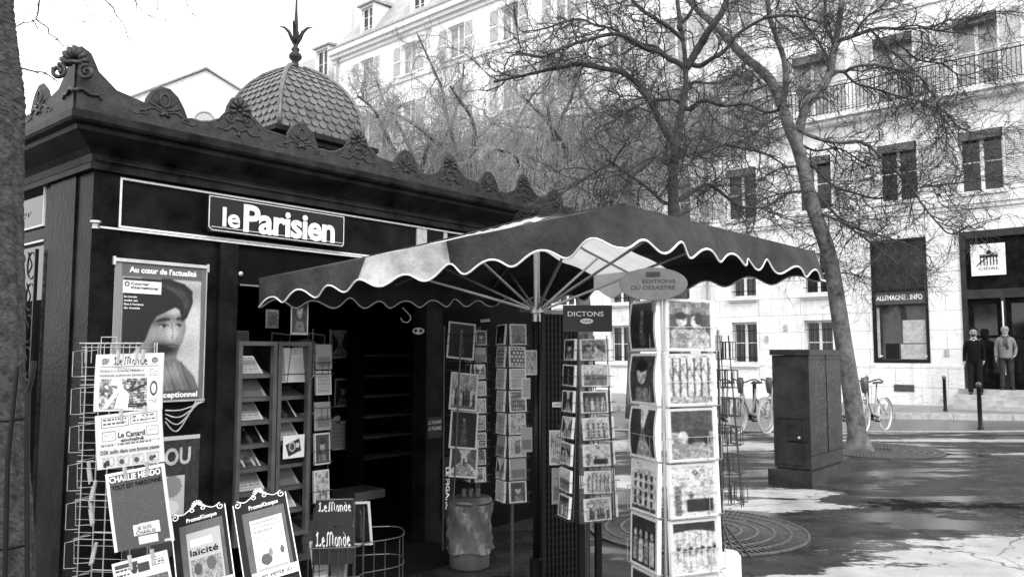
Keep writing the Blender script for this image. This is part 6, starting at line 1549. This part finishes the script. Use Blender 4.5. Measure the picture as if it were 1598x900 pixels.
SP1 = [dict(step=.06, len=.85, r=.007, wob=.28, grav=.02, ang=(25, 75), n=8, lift=.02, up=.05), dict(step=.05, len=.36, r=.0035, wob=.3, grav=.0, ang=(25, 70), n=5, lift=.03), dict(step=.05, len=.15, r=.0022, wob=.3, grav=0, ang=(20, 60), n=3)]
L1 = [([(1078, 95), (1092, 72), (1105, 50), (1130, 12), (1150, -60)], .05, .03), ([(1046, 218), (1030, 190), (1018, 165), (1003, 140), (990, 127), (970, 113), (940, 107), (900, 100), (882, 104), (860, 108), (830, 115), (800, 122), (770, 128)], .045, .012),
      ([(1058, 98), (1045, 92), (1030, 82), (1008, 76), (985, 62), (968, 54), (945, 55), (915, 63), (880, 74), (850, 88), (828, 86), (805, 80)], .035, .01), ([(1066, 105), (1040, 88), (1020, 72), (990, 70), (975, 60), (955, 45), (930, 40), (905, 30), (880, 35), (850, 45), (815, 50)], .022, .008),
      ([(1036, 316), (1015, 297), (995, 282), (975, 268), (955, 254), (948, 252)], .022, .01), ([(955, 254), (930, 268), (905, 285), (880, 300), (868, 315)], .012, .006), ([(957, 256), (965, 240), (975, 225), (990, 205)], .01, .004),
      ([(1060, 245), (1085, 238), (1105, 234), (1130, 226), (1160, 232), (1195, 240), (1230, 262)], .03, .009), ([(1066, 308), (1085, 297), (1105, 288), (1125, 300), (1145, 316), (1165, 324), (1195, 322), (1215, 310)], .03, .01),
      ([(1078, 170), (1090, 160), (1105, 157), (1130, 165), (1165, 162), (1195, 175), (1220, 170)], .032, .012), ([(1092, 103), (1110, 92), (1130, 80), (1150, 55), (1175, 38), (1200, 27), (1240, 25), (1280, 35)], .03, .01),
      ([(1072, 135), (1085, 128), (1100, 130), (1125, 128), (1150, 118), (1175, 125)], .02, .006), ([(1045, 255), (1030, 247), (1020, 245)], .02, .016), ([(1060, 230), (1080, 250), (1060, 262), (1025, 248)], .014, .01),
      ([(1064, 60), (1040, 40), (1015, 25), (990, 5), (960, -40)], .03, .012), ([(1060, 40), (1080, 15), (1090, -40)], .03, .015), ([(1050, 155), (1030, 158), (1000, 152), (975, 150), (960, 158)], .014, .005), ([(1065, 160), (1040, 155), (1010, 160), (980, 172), (955, 190), (930, 200)], .016, .005)]
for path, r0, r1 in L1:
    if not path: continue
    P_, R_ = limb(tk if r0 > .028 else cr_, rnd, path, D1+.1, D1+rnd.uniform(-.8, .8), r0*.85, r1*.85)
    grow(cr_, rnd, P_, R_, 0, SP1)
tk.build('trunk', M_bark_dark, t1, smooth=True, M=t1.matrix_basis.inverted()); cr_.build('crown', M_twig, t1, M=t1.matrix_basis.inverted())
print('tree1 faces', len(cr_.f))
# --- tree 2: leaning trunk beside the utility cabinet
rnd = random.Random(23); D2 = 12.9
bp2 = at(1340, 705, D2); t2 = empty('bare_tree', 'bare tree with a thick trunk leaning left beside the utility cabinet', 'tree', T(bp2.x, D2, 0))
tk = MB(); cr_ = MB()
path = [(1342, 712), (1340, 695), (1334, 650), (1327, 600), (1317, 540), (1308, 480), (1300, 430), (1290, 385), (1274, 340), (1262, 300), (1254, 262), (1244, 228), (1232, 200), (1220, 165), (1205, 130), (1185, 108), (1160, 88), (1135, 60), (1110, 35), (1085, 12), (1050, -30)]
P3 = smoothpath([at(x, y, D2) for x, y in path], 4); n_ = len(P3)
rr = [(.115*(1-i/n_)**.75+.035)+.09*max(0, (.25-p.z))/.25*.9 for i, p in enumerate(P3)]
tk.tube(P3, rr, 16); WOOD[:] = [(p,)+topx(p) for p in P3]
SP2 = [dict(step=.095, len=1.15, r=.011, wob=.26, grav=.02, ang=(25, 75), n=8, lift=.0), dict(step=.08, len=.55, r=.006, wob=.28, grav=.01, ang=(25, 70), n=5, lift=.0), dict(step=.085, len=.28, r=.004, wob=.28, grav=.01, ang=(20, 60), n=3)]
L2 = [([(1244, 225), (1250, 190), (1262, 160), (1285, 135), (1296, 110), (1300, 85), (1304, 65), (1310, 30), (1318, -30)], .11, .06), ([(1300, 62), (1288, 40), (1288, 5), (1285, -40)], .05, .03), ([(1302, 66), (1330, 57), (1355, 48), (1380, 44), (1405, 46), (1440, 44), (1475, 50), (1500, 52)], .055, .012),
      ([(1222, 165), (1226, 130), (1224, 95), (1212, 60), (1200, 20), (1195, -30)], .07, .045), ([(1318, 112), (1330, 106), (1360, 101), (1395, 107), (1430, 116), (1452, 135), (1462, 155), (1450, 165)], .045, .012), ([(1296, 120), (1315, 112), (1335, 130), (1370, 140), (1400, 150), (1445, 162), (1480, 178)], .035, .01),
      ([(1362, 50), (1385, 75), (1410, 95), (1435, 120), (1462, 160), (1475, 200), (1478, 240)], .03, .01), ([(1400, 45), (1430, 40), (1470, 48), (1520, 30), (1560, 18), (1610, 22)], .025, .008), ([(1395, 62), (1430, 92), (1470, 100), (1500, 118), (1540, 108), (1580, 100)], .025, .008),
      ([(1260, 300), (1235, 300), (1205, 306), (1175, 320), (1150, 340)], .03, .01), ([(1240, 240), (1270, 260), (1300, 290), (1330, 300), (1370, 310), (1410, 300), (1450, 290), (1500, 285), (1550, 268)], .035, .009), ([(1255, 280), (1290, 320), (1320, 350), (1350, 372), (1380, 395), (1410, 420), (1435, 445)], .035, .008),
      ([(1270, 330), (1310, 345), (1350, 360), (1390, 372), (1425, 385), (1450, 400)], .028, .008), ([(1228, 190), (1260, 210), (1300, 222), (1345, 222), (1380, 250), (1420, 290), (1440, 320), (1465, 350), (1485, 365), (1520, 350), (1560, 340)], .045, .009), ([(1235, 215), (1270, 235), (1310, 232), (1350, 255), (1390, 262), (1430, 255)], .03, .008),
      ([(1205, 130), (1180, 140), (1150, 150), (1120, 170), (1100, 200)], .035, .01), ([(1170, 95), (1150, 110), (1120, 118)], .03, .01), ([(1225, 180), (1200, 190), (1170, 215), (1140, 225), (1110, 250)], .035, .01), ([(1250, 260), (1220, 262), (1185, 280), (1150, 290)], .03, .008), ([(1478, 180), (1500, 200), (1540, 210), (1580, 195)], .02, .006),
      ([(1296, 100), (1280, 70), (1260, 45), (1240, 10)], .035, .015), ([(1330, 57), (1350, 30), (1380, 5), (1400, -30)], .03, .01), ([(1440, 165), (1470, 180), (1500, 235), (1530, 300)], .02, .006), ([(1285, 375), (1260, 385), (1235, 395), (1215, 400)], .02, .006), ([(1300, 430), (1325, 425), (1345, 435), (1352, 445)], .015, .005)]
for path, r0, r1 in L2:
    P_, R_ = limb(tk if r0 > .04 else cr_, rnd, path, D2, D2+rnd.uniform(-1.6, 1.3), r0*.8, r1*.85)
    grow(cr_, rnd, P_, R_, 0, SP2)
tk.build('trunk', M_bark, t2, smooth=True, M=t2.matrix_basis.inverted()); cr_.build('crown', M_twig, t2, M=t2.matrix_basis.inverted())
print('tree2 faces', len(cr_.f))
# --- background trees with hanging twigs behind the kiosk
def weeping(x, d, height, spread, label, seed, paths):
    WOOD.clear(); rnd = random.Random(seed); g0 = at(x, 560, d); root = empty('weeping_tree', label, 'tree', T(g0.x, d, 0)); tk = MB(); cr = MB()
    tk.tube(smoothpath([Vector((g0.x, d, 0)), Vector((g0.x+.1, d, height*.25)), Vector((g0.x-.1, d+.1, height*.5))]), taper(.17, .11, 9), 10)
    top = Vector((g0.x-.1, d+.1, height*.5)); SPW = [dict(step=.105, len=1.3, r=.013, wob=.3, grav=.03, ang=(25, 80), n=7, lift=0), dict(step=.085, len=.6, r=.005, wob=.34, grav=.08, ang=(30, 80), n=5), dict(step=.055, len=.45, r=.0028, wob=.1, grav=.55, ang=(20, 90), n=5)]
    for k in range(12):
        a = k*2*math.pi/12+rnd.uniform(-.3, .3); d0 = Vector((math.cos(a), math.sin(a), rnd.uniform(.3, 1.5)))
        w_ = walk(rnd, top, d0, spread*rnd.uniform(.8, 1.2), 12, .16, .04); rr = taper(.075, .018, len(w_)); tk.tube(w_, rr, 7); grow(cr, rnd, w_, rr, 0, SPW)
    for path, r0, r1 in paths:
        P_, R_ = limb(tk, rnd, path, d, d+rnd.uniform(-1, 1), r0, r1); grow(cr, rnd, P_, R_, 0, SPW)
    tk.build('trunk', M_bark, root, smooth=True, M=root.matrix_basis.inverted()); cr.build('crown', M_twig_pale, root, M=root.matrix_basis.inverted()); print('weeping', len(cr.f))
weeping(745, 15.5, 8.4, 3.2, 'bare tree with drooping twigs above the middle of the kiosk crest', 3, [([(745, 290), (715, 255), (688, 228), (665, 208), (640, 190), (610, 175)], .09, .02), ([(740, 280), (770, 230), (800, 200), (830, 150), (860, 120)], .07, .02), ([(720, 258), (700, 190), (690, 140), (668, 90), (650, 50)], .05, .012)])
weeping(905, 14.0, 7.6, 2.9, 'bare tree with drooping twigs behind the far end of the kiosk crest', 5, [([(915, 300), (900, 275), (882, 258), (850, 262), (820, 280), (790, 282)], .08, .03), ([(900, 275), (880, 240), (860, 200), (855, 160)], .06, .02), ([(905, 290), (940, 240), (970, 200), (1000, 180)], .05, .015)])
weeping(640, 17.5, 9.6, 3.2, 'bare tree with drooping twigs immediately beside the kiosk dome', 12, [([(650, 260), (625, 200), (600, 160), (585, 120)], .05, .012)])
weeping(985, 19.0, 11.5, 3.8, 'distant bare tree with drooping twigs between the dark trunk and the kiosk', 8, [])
# --- near trunk at the left edge, with its thin overhanging branches
WOOD.clear(); rnd = random.Random(4); t4 = empty('near_tree', 'rough barked trunk at the extreme left edge with thin overhanging twigs', 'tree', T(*at(-8, 700, 2.9).xy, 0))
D4 = 2.9
right = [(16, -60), (17, 9), (22, 60), (29, 112), (34, 160), (32, 225), (30, 350), (33, 450), (33, 600), (38, 700), (46, 800), (50, 900), (55, 1100)]
P3 = []; 
for x, y in right: P3.append(at(x-32, y, D4))
P3.append(Vector((P3[-1].x, D4, 0))); tk = MB(); P3 = smoothpath(P3, 6)
# ridged bark: many-sided tube with radial noise
nn_ = 40; vs = []
P3f = []
for a, b in zip(P3[:-1], P3[1:]):
    for j in range(3): P3f.append(a+(b-a)*j/3)
ph = [rnd.uniform(0, 6.28) for _ in range(8)]
for i, p in enumerate(P3f):
    for j in range(nn_):
        a = j*2*math.pi/nn_; rr_ = .074+.004*math.sin(5*a+ph[0]+p.z*2)+.003*math.sin(11*a+ph[1]+3*p.z)+rnd.uniform(-.0025, .0025); vs.append((p.x+rr_*math.cos(a), p.y+rr_*math.sin(a), p.z))
tk.add(vs, [(i*nn_+j, i*nn_+(j+1) % nn_, (i+1)*nn_+(j+1) % nn_, (i+1)*nn_+j) for i in range(len(P3f)-1) for j in range(nn_)])
tk.build('trunk', M_bark_near, t4, M=t4.matrix_basis.inverted())
cr_ = MB(); SP4 = [dict(step=.09, len=.12, r=.0022, wob=.3, grav=.05, ang=(20, 70), n=5), dict(step=.05, len=.09, r=.0012, wob=.15, grav=.35, ang=(20, 80), n=4)]
L4 = [([(-10, -60), (40, -40), (61, -10), (60, 10), (59, 22), (57, 31), (75, 44), (76, 52), (90, 62), (98, 72), (112, 70)], .005, .002), ([(57, 31), (42, 36), (36, 33), (33, 18)], .003, .0012), ([(52, 32), (60, 46), (74, 54), (86, 62), (112, 63)], .003, .0012), ([(20, -40), (120, -30), (172, 8), (180, 22), (195, 42), (199, 58), (208, 67), (217, 85), (232, 96), (250, 102)], .004, .0008),
      ([(10, 100), (32, 106), (55, 112), (70, 114), (90, 128)], .005, .003), ([(70, 114), (85, 104), (100, 95)], .0025, .0012), ([(100, -40), (200, -20), (213, 12), (213, 25), (235, 31), (262, 41)], .003, .0008), ([(205, -10), (222, 18), (240, 28), (252, 33), (275, 28)], .003, .001), ([(240, -40), (246, 12), (250, 28), (268, 26)], .003, .001), ([(280, -40), (292, 8), (300, 22), (312, 27), (322, 26)], .003, .0008), ([(110, -40), (134, 8), (145, 18), (144, 34), (136, 33), (128, 22)], .0025, .0008), ([(15, 50), (22, 70), (30, 86), (45, 89)], .003, .001), ([(60, -50), (90, 8), (110, 12)], .002, .001), ([(122, 38), (140, 55)], .002, .001)]
for path, r0, r1 in L4:
    P_, R_ = limb(cr_, rnd, path, 3.6, 3.9, r0, r1, n=5); grow(cr_, rnd, P_, R_, 0, SP4)
cr_.build('crown', M_twig, t4, M=t4.matrix_basis.inverted())
# iron guard round the near trunk
gd = empty('tree_guard', 'black bent iron guard bars round the near left trunk', 'tree guard', T(*at(20, 880, 2.75).xy, 0))
m = MB(); inv = gd.matrix_basis.inverted()
for pth in ([(27, 571), (20, 640), (12, 720), (8, 900), (5, 1300)], [(53, 563), (49, 590), (43, 612), (42, 700), (43, 900), (44, 1300)]):
    m.tube([inv@at(x, y, 2.72) for x, y in pth], .0085, 8)
m.tube([inv@at(x, y, 2.72) for x, y in ((-20, 655), (10, 656), (42, 652), (44, 660))], .007, 6); m.tube([inv@at(x, y, 2.72) for x, y in ((-20, 855), (10, 856), (46, 848))], .007, 6)
m.build('bars', M_black, gd)

# fallen leaves and grit
rnd = random.Random(77); m = MB()
for i in range(420):
    x, y = rnd.uniform(.8, 9), rnd.uniform(5.4, 15.5); s_ = rnd.uniform(.006, .022); a = rnd.uniform(0, 6.28); z = .006
    m.add([(x+s_*math.cos(a+k*1.57)*(1 if k % 2 else .5), y+s_*math.sin(a+k*1.57)*(1 if k % 2 else .5), z+rnd.uniform(0, .006)) for k in range(4)], [(0,1,2,3)])
tag(m.build('leaf_litter', M_leaf), 'small dark fallen leaves and grit scattered on the wet paving', 'litter', kind='stuff')
